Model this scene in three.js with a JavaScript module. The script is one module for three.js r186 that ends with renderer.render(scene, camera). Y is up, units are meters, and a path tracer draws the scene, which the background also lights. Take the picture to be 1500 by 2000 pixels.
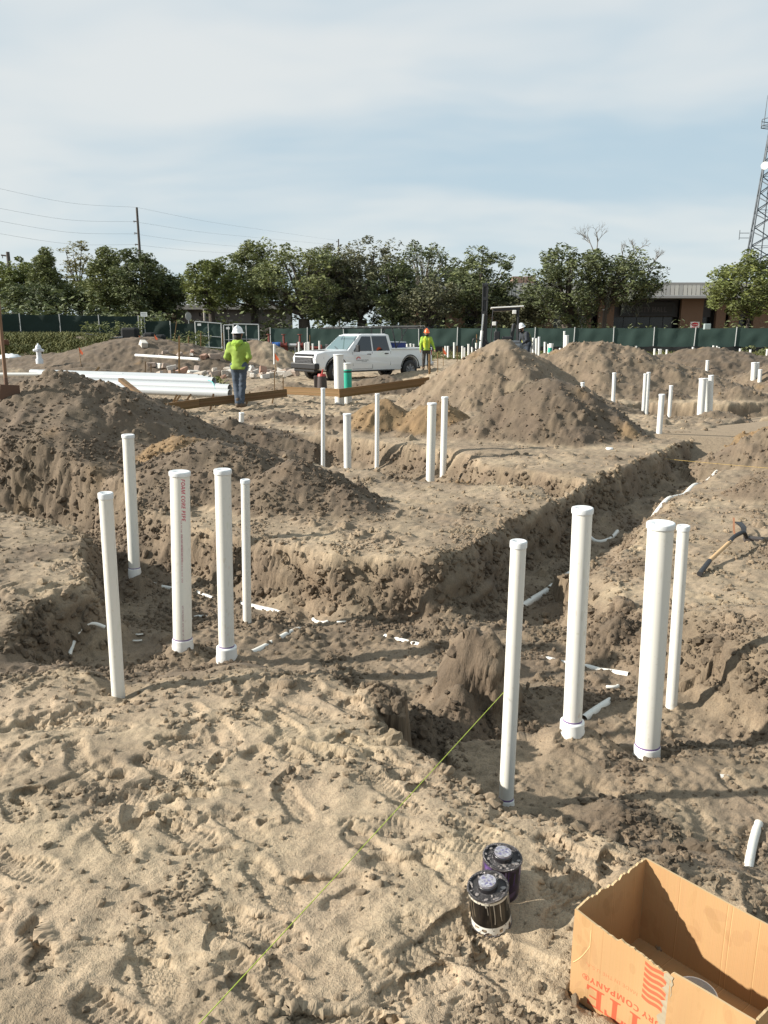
import * as THREE from 'three';
import { mergeGeometries, mergeVertices } from 'three/addons/utils/BufferGeometryUtils.js';
import { RoundedBoxGeometry } from 'three/addons/geometries/RoundedBoxGeometry.js';

// ---------------------------------------------------------------- camera, sky, sun, exposure
const scene = new THREE.Scene();
const camera = new THREE.PerspectiveCamera(67.38, 0.75, 0.05, 1500);
camera.position.set(0, 1.6, 0);
camera.rotation.x = -Math.atan(350 / 1500);
const renderer = new THREE.WebGLRenderer({ antialias: true });
renderer.toneMapping = THREE.LinearToneMapping;
renderer.toneMappingExposure = 1.7;
renderer.shadowMap.enabled = true;

const SUN_DIR = new THREE.Vector3(-0.88, 0.46, 0.10).normalize();
const sun = new THREE.DirectionalLight(new THREE.Color(1.0, 0.945, 0.86), 5);
sun.position.copy(SUN_DIR).multiplyScalar(120);
sun.castShadow = true;
sun.shadow.mapSize.set(4096, 4096);
Object.assign(sun.shadow.camera, { left: -70, right: 70, top: 60, bottom: -60, near: 1, far: 320 });
sun.shadow.radius = 1.6;
scene.add(sun); scene.add(sun.target);

// ---------------------------------------------------------------- numbers: random, noise
function rng(seed) { let s = seed >>> 0; return () => { s = (s + 0x6d2b79f5) | 0; let t = Math.imul(s ^ (s >>> 15), 1 | s); t = (t + Math.imul(t ^ (t >>> 7), 61 | t)) ^ t; return ((t ^ (t >>> 14)) >>> 0) / 4294967296; }; }
const PERM = new Uint8Array(512);
{ const r = rng(77), p = [...Array(256).keys()]; for (let i = 255; i > 0; i--) { const j = Math.floor(r() * (i + 1)); [p[i], p[j]] = [p[j], p[i]]; } for (let i = 0; i < 512; i++) PERM[i] = p[i & 255]; }
const GX = new Float32Array(256), GY = new Float32Array(256);
for (let i = 0; i < 256; i++) { GX[i] = Math.cos(i / 256 * 2 * Math.PI * 7.31); GY[i] = Math.sin(i / 256 * 2 * Math.PI * 7.31); }
function n2(x, y) {
  const xi = Math.floor(x), yi = Math.floor(y), fx = x - xi, fy = y - yi, X = xi & 255, Y = yi & 255;
  const u = fx * fx * fx * (fx * (fx * 6 - 15) + 10), v = fy * fy * fy * (fy * (fy * 6 - 15) + 10);
  const a = PERM[PERM[X] + Y], b = PERM[PERM[X + 1] + Y], c = PERM[PERM[X] + Y + 1], d = PERM[PERM[X + 1] + Y + 1];
  const p = GX[a] * fx + GY[a] * fy, q = GX[b] * (fx - 1) + GY[b] * fy, r = GX[c] * fx + GY[c] * (fy - 1), s = GX[d] * (fx - 1) + GY[d] * (fy - 1);
  return (p + (q - p) * u + (r + (s - r) * u - p - (q - p) * u) * v) * 1.41;
}
const fbm = (x, y, o = 4, g = 0.5) => { let s = 0, a = 1, t = 0; for (let i = 0; i < o; i++) { s += a * n2(x, y); t += a; a *= g; x = x * 2.03 + 17.3; y = y * 2.03 - 9.1; } return s / t; };
const billow = (x, y, o = 3) => { let s = 0, a = 1, t = 0; for (let i = 0; i < o; i++) { s += a * (1 - 2 * Math.abs(n2(x, y))); t += a; a *= 0.5; x = x * 2.07 + 5.3; y = y * 2.07 - 3.1; } return s / t; };
function worley(x, y) { // distance to the nearest scattered point and that point's number
  const xi = Math.floor(x), yi = Math.floor(y); let best = 9, id = 0;
  for (let j = -1; j <= 1; j++) for (let i = -1; i <= 1; i++) { const X = (xi + i) & 255, Y = (yi + j) & 255, h = PERM[PERM[X] + Y], k = PERM[h + 37 & 511], dx = xi + i + h / 255 - x, dy = yi + j + k / 255 - y, d = dx * dx + dy * dy; if (d < best) { best = d; id = PERM[k + 91 & 511]; } }
  WID = id / 255; return Math.sqrt(best);
}
let WID = 0;
function clodAt(x, y, share, size) { const f = worley(x, y); if (WID > share) return 0; const R = 0.16 + 0.36 * (WID / share), q = 1 - (f / R) * (f / R); return q > 0 ? Math.sqrt(q) * R * size : 0; }
const clamp = (x, a = 0, b = 1) => Math.min(b, Math.max(a, x));
const sst = (a, b, x) => { const t = clamp((x - a) / (b - a)); return t * t * (3 - 2 * t); };
const lerp = (a, b, t) => a + (b - a) * t;
const smax = (a, b, k) => { const h = clamp(0.5 + 0.5 * (a - b) / k); return lerp(b, a, h) + k * h * (1 - h); };
const smin = (a, b, k) => -smax(-a, -b, k);
const V = (x, y, z) => new THREE.Vector3(x, y, z);

// ---------------------------------------------------------------- sky: thin high cloud over pale blue
{
  const W = 2048, Hh = 1024, data = new Float32Array(W * Hh * 4);
  for (let r = 0; r < Hh; r++) {
    const up = ((r + 0.5) / Hh - 0.5) * Math.PI, y = Math.sin(up), cu = Math.cos(up);
    for (let c = 0; c < W; c++) {
      const az = ((c + 0.5) / W - 0.5) * 2 * Math.PI, x = Math.cos(az) * cu, z = Math.sin(az) * cu;
      const yy = Math.max(y, 0) + 0.16, px = x / yy, pz = z / yy;
      const wx = px + 0.5 * fbm(px * 0.5 + 4, pz * 0.5, 3), wz = pz + 0.4 * fbm(px * 0.5 - 7, pz * 0.5 + 3, 3);
      let cl = 0.5 + 0.75 * fbm(wx * 0.34 + wz * 0.16 + 1.7, wz * 0.74 - wx * 0.15 + 3.2, 5, 0.52);
      cl += 0.24 * fbm(wx * 1.5 + 3, wz * 3.2, 4, 0.6);
      const cloud = sst(0.22, 0.80, cl);
      const hz = Math.exp(-Math.max(y, 0) * 7.0);
      const blue = [0.450, 0.605, 0.725], white = [0.755, 0.790, 0.805], horizon = [0.700, 0.800, 0.810];
      const o = (r * W + c) * 4;
      for (let k = 0; k < 3; k++) {
        let v = lerp(blue[k], white[k], cloud);
        v = lerp(v, horizon[k], hz * 0.85);
        data[o + k] = (y < -0.02 ? lerp(v, [0.16, 0.14, 0.11][k], sst(-0.02, -0.1, y)) : v) / 1.7;
      }
      data[o + 3] = 1;
    }
  }
  const sky = new THREE.DataTexture(data, W, Hh, THREE.RGBAFormat, THREE.FloatType);
  sky.mapping = THREE.EquirectangularReflectionMapping; sky.magFilter = THREE.LinearFilter; sky.needsUpdate = true;
  scene.background = sky; scene.environment = sky;
}

// ---------------------------------------------------------------- materials
function mat(c, rough = 0.8, extra = {}) {
  const m = new THREE.MeshPhysicalMaterial({ roughness: rough, metalness: 0, ...extra });
  if (Array.isArray(c)) m.color.setRGB(c[0], c[1], c[2]); else m.color.set(c);
  return m;
}
function dataTex(size, fn, srgb, rep = 1) {
  const d = new Uint8Array(size * size * 4);
  for (let j = 0; j < size; j++) for (let i = 0; i < size; i++) { const v = fn(i / size, j / size), o = (j * size + i) * 4; for (let k = 0; k < 3; k++) d[o + k] = clamp((v[k] ?? v[0])) * 255; d[o + 3] = 255; }
  const t = new THREE.DataTexture(d, size, size); t.magFilter = THREE.LinearFilter; t.minFilter = THREE.LinearMipmapLinearFilter; t.generateMipmaps = true;
  t.wrapS = t.wrapT = THREE.RepeatWrapping; t.repeat.set(rep, rep); if (srgb) t.colorSpace = THREE.SRGBColorSpace; t.needsUpdate = true; return t;
}
function canvasTex(w, h, draw) {
  const c = document.createElement('canvas'); c.width = w; c.height = h; draw(c.getContext('2d'), w, h);
  const t = new THREE.CanvasTexture(c); t.colorSpace = THREE.SRGBColorSpace; t.magFilter = THREE.LinearFilter; t.anisotropy = 8; return t;
}
// tiling value noise for textures
function tileNoise(cells, seed) {
  const r = rng(seed), g = new Float32Array(cells * cells); for (let i = 0; i < g.length; i++) g[i] = r();
  return (u, v) => {
    const x = u * cells, y = v * cells, xi = Math.floor(x), yi = Math.floor(y), fx = x - xi, fy = y - yi, sx = fx * fx * (3 - 2 * fx), sy = fy * fy * (3 - 2 * fy);
    const a = g[(yi % cells) * cells + xi % cells], b = g[(yi % cells) * cells + (xi + 1) % cells], c = g[((yi + 1) % cells) * cells + xi % cells], d = g[((yi + 1) % cells) * cells + (xi + 1) % cells];
    return lerp(lerp(a, b, sx), lerp(c, d, sx), sy);
  };
}

// ---------------------------------------------------------------- scene helpers
const taken = new Map();
function numbered(name) { const n = taken.get(name) ?? 0; taken.set(name, n + 1); return n ? name + '_' + String(n).padStart(3, '0') : name; }
function tag(o, label, category, group, kind) {
  if (label) o.userData.label = label; if (category) o.userData.category = category; if (group) o.userData.group = group; if (kind) o.userData.kind = kind;
  return o;
}
function shadow(o) { o.castShadow = true; o.receiveShadow = true; return o; }
function thing(name, label, category, pos, turn = 0, group) {
  const g = new THREE.Group(); g.name = numbered(name); if (pos) g.position.copy(Array.isArray(pos) ? V(...pos) : pos); g.rotation.y = turn;
  scene.add(g); return tag(g, label, category, group);
}
function clean(g) { const r = g.index ? g.toNonIndexed() : g; for (const k of Object.keys(r.attributes)) if (!['position', 'normal', 'uv', 'color'].includes(k)) r.deleteAttribute(k); if (!r.attributes.uv) r.setAttribute('uv', new THREE.BufferAttribute(new Float32Array(r.attributes.position.count * 2), 2)); return r; }
function merged(list) { list = list.filter(Boolean).map(clean); return list.length === 1 ? list[0] : mergeGeometries(list); }
function part(name, geo, m, parent, label) {
  const o = shadow(new THREE.Mesh(Array.isArray(geo) ? merged(geo) : geo, m)); o.name = parent === scene ? numbered(name) : name; if (label) o.userData.label = label; parent.add(o); return o;
}
function single(name, geo, m, label, category, group, pos) { const o = part(name, geo, m, scene); if (pos) o.position.copy(pos); return tag(o, label, category, group); }
function copyOf(o, label) { const c = o.clone(); c.name = numbered(o.name.replace(/_\d{3}$/, '')); c.userData = { ...o.userData }; if (label) c.userData.label = label; scene.add(c); return c; }
const M4 = (px, py, pz, rx = 0, ry = 0, rz = 0) => new THREE.Matrix4().compose(V(px, py, pz), new THREE.Quaternion().setFromEuler(new THREE.Euler(rx, ry, rz)), V(1, 1, 1));
const box = (w, h, d, x = 0, y = 0, z = 0, rx = 0, ry = 0, rz = 0) => new THREE.BoxGeometry(w, h, d).applyMatrix4(M4(x, y, z, rx, ry, rz));
const rbox = (w, h, d, x = 0, y = 0, z = 0, r = 0.02, rx = 0, ry = 0, rz = 0) => new RoundedBoxGeometry(w, h, d, 2, r).applyMatrix4(M4(x, y, z, rx, ry, rz));
function rod(a, b, r1, r2 = r1, seg = 10, open = false) {
  const dir = b.clone().sub(a), L = dir.length(), g = new THREE.CylinderGeometry(r2, r1, L, seg, 1, open); g.translate(0, L / 2, 0);
  return g.applyMatrix4(new THREE.Matrix4().compose(a, new THREE.Quaternion().setFromUnitVectors(V(0, 1, 0), dir.normalize()), V(1, 1, 1)));
}
function bar(a, b, w, h) { const dir = b.clone().sub(a), L = dir.length(); const m = new THREE.Matrix4().lookAt(a, b, V(0, 1, 0)); const g = new THREE.BoxGeometry(w, h, L); g.applyMatrix4(m); const c = a.clone().add(b).multiplyScalar(0.5); return g.translate(c.x, c.y, c.z); }
function tube(pts, r, seg = 6, n = 24) { return new THREE.TubeGeometry(new THREE.CatmullRomCurve3(pts), n, r, seg); }
const lathe = (pts, seg = 28) => new THREE.LatheGeometry(pts.map(([x, y]) => new THREE.Vector2(x, y)), seg);
function prism(pts, depth, bevel = 0) { // shape in x,y extruded along z, centred
  const s = new THREE.Shape(pts.map(([x, y]) => new THREE.Vector2(x, y)));
  const g = new THREE.ExtrudeGeometry(s, { depth: depth - 2 * bevel, bevelEnabled: bevel > 0, bevelSize: bevel, bevelThickness: bevel, bevelSegments: 2, curveSegments: 12 });
  return g.translate(0, 0, -depth / 2 + bevel);
}
function hexa(p) { // 8 corners: bottom 0..3, top 4..7, each ring counterclockwise from above
  const f = [[0, 1, 2, 3], [7, 6, 5, 4], [0, 4, 5, 1], [1, 5, 6, 2], [2, 6, 7, 3], [3, 7, 4, 0]], v = [], uv = [];
  for (const [a, b, c, d] of f) { for (const i of [a, c, b, a, d, c]) v.push(...p[i]); uv.push(0, 0, 1, 1, 1, 0, 0, 0, 0, 1, 1, 1); }
  const g = new THREE.BufferGeometry(); g.setAttribute('position', new THREE.Float32BufferAttribute(v, 3)); g.setAttribute('uv', new THREE.Float32BufferAttribute(uv, 2)); g.computeVertexNormals(); return g;
}
// a point of the surveyed site: columns and rows of the survey picture with the distance along the level line of sight
const PITCH = Math.atan(350 / 1500), CP = Math.cos(PITCH), SP = Math.sin(PITCH);
function at(px, py, zc) { const dn = (py - 1000) / 1500 * zc; return V((px - 750) / 1500 * zc, 1.6 - dn * CP - zc * SP, -(zc * CP - dn * SP)); }
function atZ(px, py, d) { const t = (py - 1000) / 1500, zc = d / (CP - t * SP); return at(px, py, zc); }   // the same by plan distance d
function atH(px, py, h = 0) { const t = (py - 1000) / 1500; return at(px, py, (1.6 - h) / (t * CP + SP)); }  // the same by height h

// ---------------------------------------------------------------- the ground: graded sand, utility trenches, spoil heaps
function polySD(poly, x, y) { // signed distance, negative inside
  let d = 1e9, s = 1;
  for (let i = 0, j = poly.length - 1; i < poly.length; j = i++) {
    const [ax, ay] = poly[i], [bx, by] = poly[j], ex = bx - ax, ey = by - ay, wx = x - ax, wy = y - ay, t = clamp((wx * ex + wy * ey) / (ex * ex + ey * ey));
    const dx = wx - ex * t, dy = wy - ey * t; d = Math.min(d, dx * dx + dy * dy);
    const c1 = y >= ay, c2 = y < by, c3 = ex * wy > ey * wx; if ((c1 && c2 && c3) || (!c1 && !c2 && !c3)) s = -s;
  }
  return s * Math.sqrt(d);
}
const PITS = [
  { p: [[-4, 3.3], [-2.3, 3.42], [-1.6, 3.4], [-1.2, 3.22], [-0.7, 3.44], [-0.3, 3.36], [-0.1, 3.2], [-0.03, 2.84], [0.13, 2.72], [0.27, 2.55], [0.40, 2.36], [0.62, 2.26], [0.9, 2.08], [1.2, 1.9], [1.9, 1.55], [3, 1.3], [4.5, 1.5], [4.5, 2.9], [2.6, 3.75], [2.2, 3.95], [2.0, 4.4], [1.85, 4.62], [1.66, 5.05], [1.78, 5.75], [2.4, 6.75], [2.78, 7.5], [3.9, 9.0], [5.5, 11.3], [7.1, 13.6], [8.6, 15.6], [7.6, 16.2], [6.1, 14.2], [5.0, 12.3], [3.4, 9.95], [2.35, 8.5], [1.56, 7.25], [1.08, 6.58], [0.64, 5.78], [0.36, 5.46], [0.1, 5.5], [-0.3, 5.6], [-0.85, 5.9], [-1.2, 6.1], [-1.9, 6.62], [-2.25, 6.95], [-3.2, 8.2], [-5.5, 8.9], [-7, 9.0], [-7, 7.6], [-3.6, 6.9], [-2.55, 6.2], [-2.2, 5.3], [-2.06, 4.8], [-2.22, 4.5], [-2.12, 4.05], [-2.5, 3.95], [-4, 4.0]], f: -0.42 },
  { p: [[-2.2, 10.6], [-1.2, 9.9], [-0.3, 9.0], [0.5, 8.35], [1.0, 8.25], [1.6, 8.05], [1.75, 7.5], [2.3, 8.3], [1.85, 8.75], [1.3, 9.4], [1.15, 10.2], [0.6, 11.0], [-0.4, 11.9], [-1.6, 12.4], [-2.6, 12.2]], f: -0.43 },
  { p: [[4.7, 17.6], [5.8, 16.6], [6.7, 15.6], [8.4, 16.2], [10.5, 17.4], [12.5, 19.5], [11, 20.8], [8.8, 19.9], [7, 20.6], [5.6, 19.9]], f: -0.85 },
  { p: [[9.5, 21.5], [12, 20.5], [15, 22.5], [14, 24.5], [11, 24]], f: -0.8 },
];
for (const q of PITS) q.bb = [Math.min(...q.p.map(a => a[0])) - 2, Math.max(...q.p.map(a => a[0])) + 2, Math.min(...q.p.map(a => a[1])) - 2, Math.max(...q.p.map(a => a[1])) + 2];
// spoil heaps: [x, d, height, slope, roundness, base, stretch x, stretch d, soil]   soil 0 dry sand, 1 brown, 2 dark, 3 clay
const HEAPS = [
  [-4.05, 9.8, 1.10, 0.62, 0.4, 0, 1.1, 1.0, 1.6], [-2.9, 9.5, 0.50, 0.50, 0.3, 0, 1.3, 0.8, 1.8], [-5.6, 10.3, 0.95, 0.5, 0.4, 0, 1.3, 1, 1.6],
  [-1.75, 7.8, 0.52, 0.56, 0.35, 0, 1.2, 0.8, 1.7], [-0.85, 7.25, 0.40, 0.56, 0.3, 0, 0.95, 0.7, 1.8], [-2.3, 8.7, 0.45, 0.5, 0.3, 0, 1, 1, 3], [-0.4, 6.95, 0.2, 0.5, 0.2, 0, 1.0, 0.8, 1.8],
  [2.72, 12.5, 0.90, 0.72, 0.25, 0, 1.05, 1.0, 2.0], [1.6, 12.3, 0.30, 0.5, 0.3, 0, 1.1, 0.9, 1], [3.6, 12.4, 0.18, 0.42, 0.3, 0, 1.2, 0.8, 1],
  [2.85, 19.0, 1.50, 0.72, 0.28, -0.12, 0.98, 1.0, 0.8], [4.4, 18.6, 0.36, 0.4, 0.4, -0.1, 1.2, 1, 1], [1.3, 18.2, 0.26, 0.5, 0.4, -0.1, 1.1, 0.8, 1],
  [0.0, 12.95, 0.52, 0.62, 0.25, -0.02, 0.95, 0.7, 3], [0.85, 12.75, 0.5, 0.6, 0.3, -0.02, 1.0, 0.7, 3], [-0.7, 12.9, 0.25, 0.5, 0.3, 0, 1.2, 0.6, 1],
  [-1.1, 13.8, 0.22, 0.4, 0.2, -0.05, 1.6, 0.7, 2], [-2.0, 14.6, 0.18, 0.4, 0.2, -0.05, 1.5, 0.8, 2], [-2.4, 12.3, 0.2, 0.4, 0.25, 0, 1.6, 0.7, 2],
  [6.7, 24.6, 1.55, 0.62, 0.6, -0.25, 1.25, 1.0, 1], [8.8, 24.0, 0.92, 0.5, 0.5, -0.25, 1.3, 1, 1], [5.3, 23.4, 0.7, 0.5, 0.5, -0.25, 1.1, 1, 1],
  [12.6, 30.5, 1.35, 0.45, 0.7, -0.35, 1.4, 1, 2], [10.2, 27, 0.75, 0.45, 0.5, -0.3, 1.2, 1, 1], [13.4, 26.5, 0.85, 0.5, 0.5, -0.3, 1.1, 1, 1], [15.3, 31, 1.0, 0.4, 0.5, -0.3, 1.4, 1, 2], [16.6, 27.5, 0.9, 0.5, 0.5, -0.3, 1.1, 1, 1],
  [0.05, 23.6, 0.62, 0.5, 0.3, -0.28, 1.25, 0.8, 2], [-3.2, 26.0, 0.3, 0.35, 0.3, -0.3, 1.5, 0.8, 1],
  [-13.2, 42.5, 1.35, 0.42, 0.8, 0.0, 1.5, 1, 2], [-17.5, 43, 0.42, 0.25, 0.8, 0.1, 2.0, 1, 2], [-11.6, 30.5, 0.62, 0.38, 0.4, -0.35, 1.7, 0.8, 2], [-19.2, 30.8, 0.6, 0.3, 0.8, -0.2, 1.6, 1, 2], [-16.0, 31.5, 0.42, 0.25, 0.5, -0.2, 1.8, 1, 0],
  [-7.2, 44.5, 1.5, 0.55, 0.3, -0.3, 1.15, 1, 0], [3.6, 31.5, 0.5, 0.4, 0.4, -0.4, 1.3, 1, 0], [2.6, 36.5, 0.38, 0.25, 0.5, -0.42, 1.6, 1, 0],
  [5.5, 10.5, 0.42, 0.7, 0.2, -0.05, 1.3, 0.8, 1], [4.25, 8.3, 0.15, 0.5, 0.2, -0.1, 1.2, 0.8, 1], [5.0, 9.1, 0.2, 0.5, 0.2, -0.1, 1.2, 0.8, 1], [6.4, 11.8, 0.3, 0.5, 0.2, 0, 1.2, 1, 3], [4.8, 31.3, 0.66, 0.35, 2.2, -0.42, 1.6, 1.0, 0], [9.6, 20.9, 0.3, 0.5, 0.2, -0.15, 1.5, 0.7, 1], [7.6, 21.2, 0.25, 0.5, 0.2, -0.15, 1.6, 0.7, 2], [6.9, 16.0, 0.12, 0.4, 0.2, -0.1, 1.5, 0.7, 1],
  // little ridges and lumps along the near bank and the right bank
  [0.38, 3.66, 0.20, 1.3, 0.10, -0.38, 1.0, 1, 2], [0.18, 3.46, 0.16, 1.1, 0.08, -0.36, 1.2, 1, 2], [-0.02, 3.22, 0.05, 0.8, 0.06, 0, 1, 1, 1],
  [1.5, 4.62, 0.25, 1.1, 0.1, -0.40, 1.1, 0.9, 2], [2.0, 5.6, 0.14, 0.5, 0.1, -0.22, 1.2, 1, 1],
  [0.82, 1.98, 0.07, 0.5, 0.05, -0.01, 1.3, 0.9, 1], [1.05, 1.92, 0.06, 0.5, 0.05, -0.02, 1.2, 1, 1], [0.95, 2.75, 0.10, 0.5, 0.06, -0.36, 1.2, 1, 2], [-0.88, 3.86, 0.07, 0.55, 0.05, -0.28, 1.2, 0.9, 2], [-0.75, 3.55, 0.08, 0.6, 0.05, -0.12, 1.5, 0.8, 2], [1.12, 3.12, 0.07, 0.5, 0.05, -0.38, 1.1, 1, 2], [0.86, 3.28, 0.06, 0.5, 0.05, -0.37, 1.1, 1, 2],
];
// where the near pipes come out of the soil: [x, d, height]
const BASES = [[232, 1369, 3.62], [263, 1118, 6.2], [357, 1262, 4.75], [443, 1283, 4.45], [483, 1221, 5.45], [988, 1572, 3.2], [1117, 1428, 3.72], [1263, 1478, 3.72], [1311, 1382, 4.2], [737, 928, 10.7], [840, 949, 10.1], [865, 940, 10.75]].map(([a, b, c]) => { const p = at(a, b, c); return [p.x, -p.z, p.y + 0.004]; });
// footprints pressed into the sand
// stubs of undug earth: [x, d, half width, half depth, top, foot]
const CUT = [[-8, 7.5], [-3.5, 6.9], [-2.6, 6.35], [-2.15, 6.7], [-2.45, 7.5], [-3.3, 8.2], [-5.5, 8.7], [-8, 8.9]];
const STUMPS = [[0.50, 3.86, 0.16, 0.13, 0.045, -0.42], [1.62, 4.86, 0.10, 0.08, -0.16, -0.42]];
const BOXPIT = [[0.455, 1.62], [0.700, 1.81], [1.02, 1.477], [0.772, 1.285]];
const PRINTS = [], PCELL = new Map();
{
  const r = rng(4242);
  const put = (x, d, a, depth, L, kind) => { const q = { x, d, c: Math.cos(a), s: Math.sin(a), depth, L, W: L * 0.37, kind, ph: r() * 6 }; PRINTS.push(q); for (let i = -1; i <= 1; i++) for (let j = -1; j <= 1; j++) { const k = (Math.floor(x / 0.3) + i) + ',' + (Math.floor(d / 0.3) + j); if (!PCELL.has(k)) PCELL.set(k, []); PCELL.get(k).push(q); } };
  for (let i = 0; i < 210; i++) { const d = 1.1 + 2.5 * r(), x = (r() - 0.5) * (d * 1.2 + 0.8); put(x, d, r() < 0.7 ? -0.5 + (r() - 0.5) * 1.3 : r() * 6.3, 0.007 + 0.015 * r() * r(), 0.24 + 0.07 * r(), Math.floor(r() * 4)); }
  for (let i = 0; i < 100; i++) { const d = 1.1 + 2.6 * r(), x = (r() - 0.5) * (d * 1.2 + 0.8); put(x, d, r() * 6.3, 0.006 + 0.014 * r(), 0.08 + 0.09 * r(), 9); }
  for (let i = 0; i < 130; i++) { const d = 2.5 + 4.5 * r(), x = (r() - 0.5) * (d * 1.2 + 0.8); put(x, d, r() * 6.3, 0.006 + 0.012 * r(), 0.25 + 0.06 * r(), Math.floor(r() * 4)); }
}
function printAt(x, d) {
  const L = PCELL.get(Math.floor(x / 0.3) + ',' + Math.floor(d / 0.3)); if (!L) return 0;
  let h = 0;
  for (const q of L) {
    const dx = x - q.x, dd = d - q.d, u = (dx * q.c + dd * q.s) / q.L * 2, v = (-dx * q.s + dd * q.c) / q.W * 2;
    if (u * u > 2.6 || v * v > 5) continue;
    const waist = q.kind === 9 ? 1 : 1 - 0.22 * Math.exp(-((u + 0.15) ** 2) * 9), vv = v / waist, e = Math.pow(Math.pow(Math.abs(u), 2.6) + Math.pow(Math.abs(vv), 2.6), 1 / 2.6);
    const m = 1 - sst(0.86, 1.03, e); h -= q.depth * m * (1 - 0.35 * u * (q.kind === 9 ? 0 : 1) + 0.1 * n2(x * 20, d * 20));
    h += q.depth * 0.45 * Math.exp(-((e - 1.2) ** 2) * 26) * (0.6 + 0.8 * n2(x * 9 + q.ph, d * 9));
    if (q.kind < 3 && m > 0.5) { const a = u * q.L / 2, b = v * q.W / 2; const t = q.kind === 0 ? Math.sin(a * 300 + Math.abs(b) * 180) : q.kind === 1 ? Math.sin(a * 290) * (Math.abs(b) > 0.012 ? 1 : 0) : Math.sin(a * 330) * Math.sin(b * 330) * 1.5; h += 0.0030 * clamp(t * 1.6, -1, 1); }
  }
  return h;
}
const trenchX = (d) => d < 5.8 ? 1.25 : d < 7.2 ? lerp(1.25, 2.0, (d - 5.8) / 1.4) : d < 9.5 ? lerp(2.0, 3.6, (d - 7.2) / 2.3) : lerp(3.6, 7.1, (d - 9.5) / 4.5);
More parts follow.
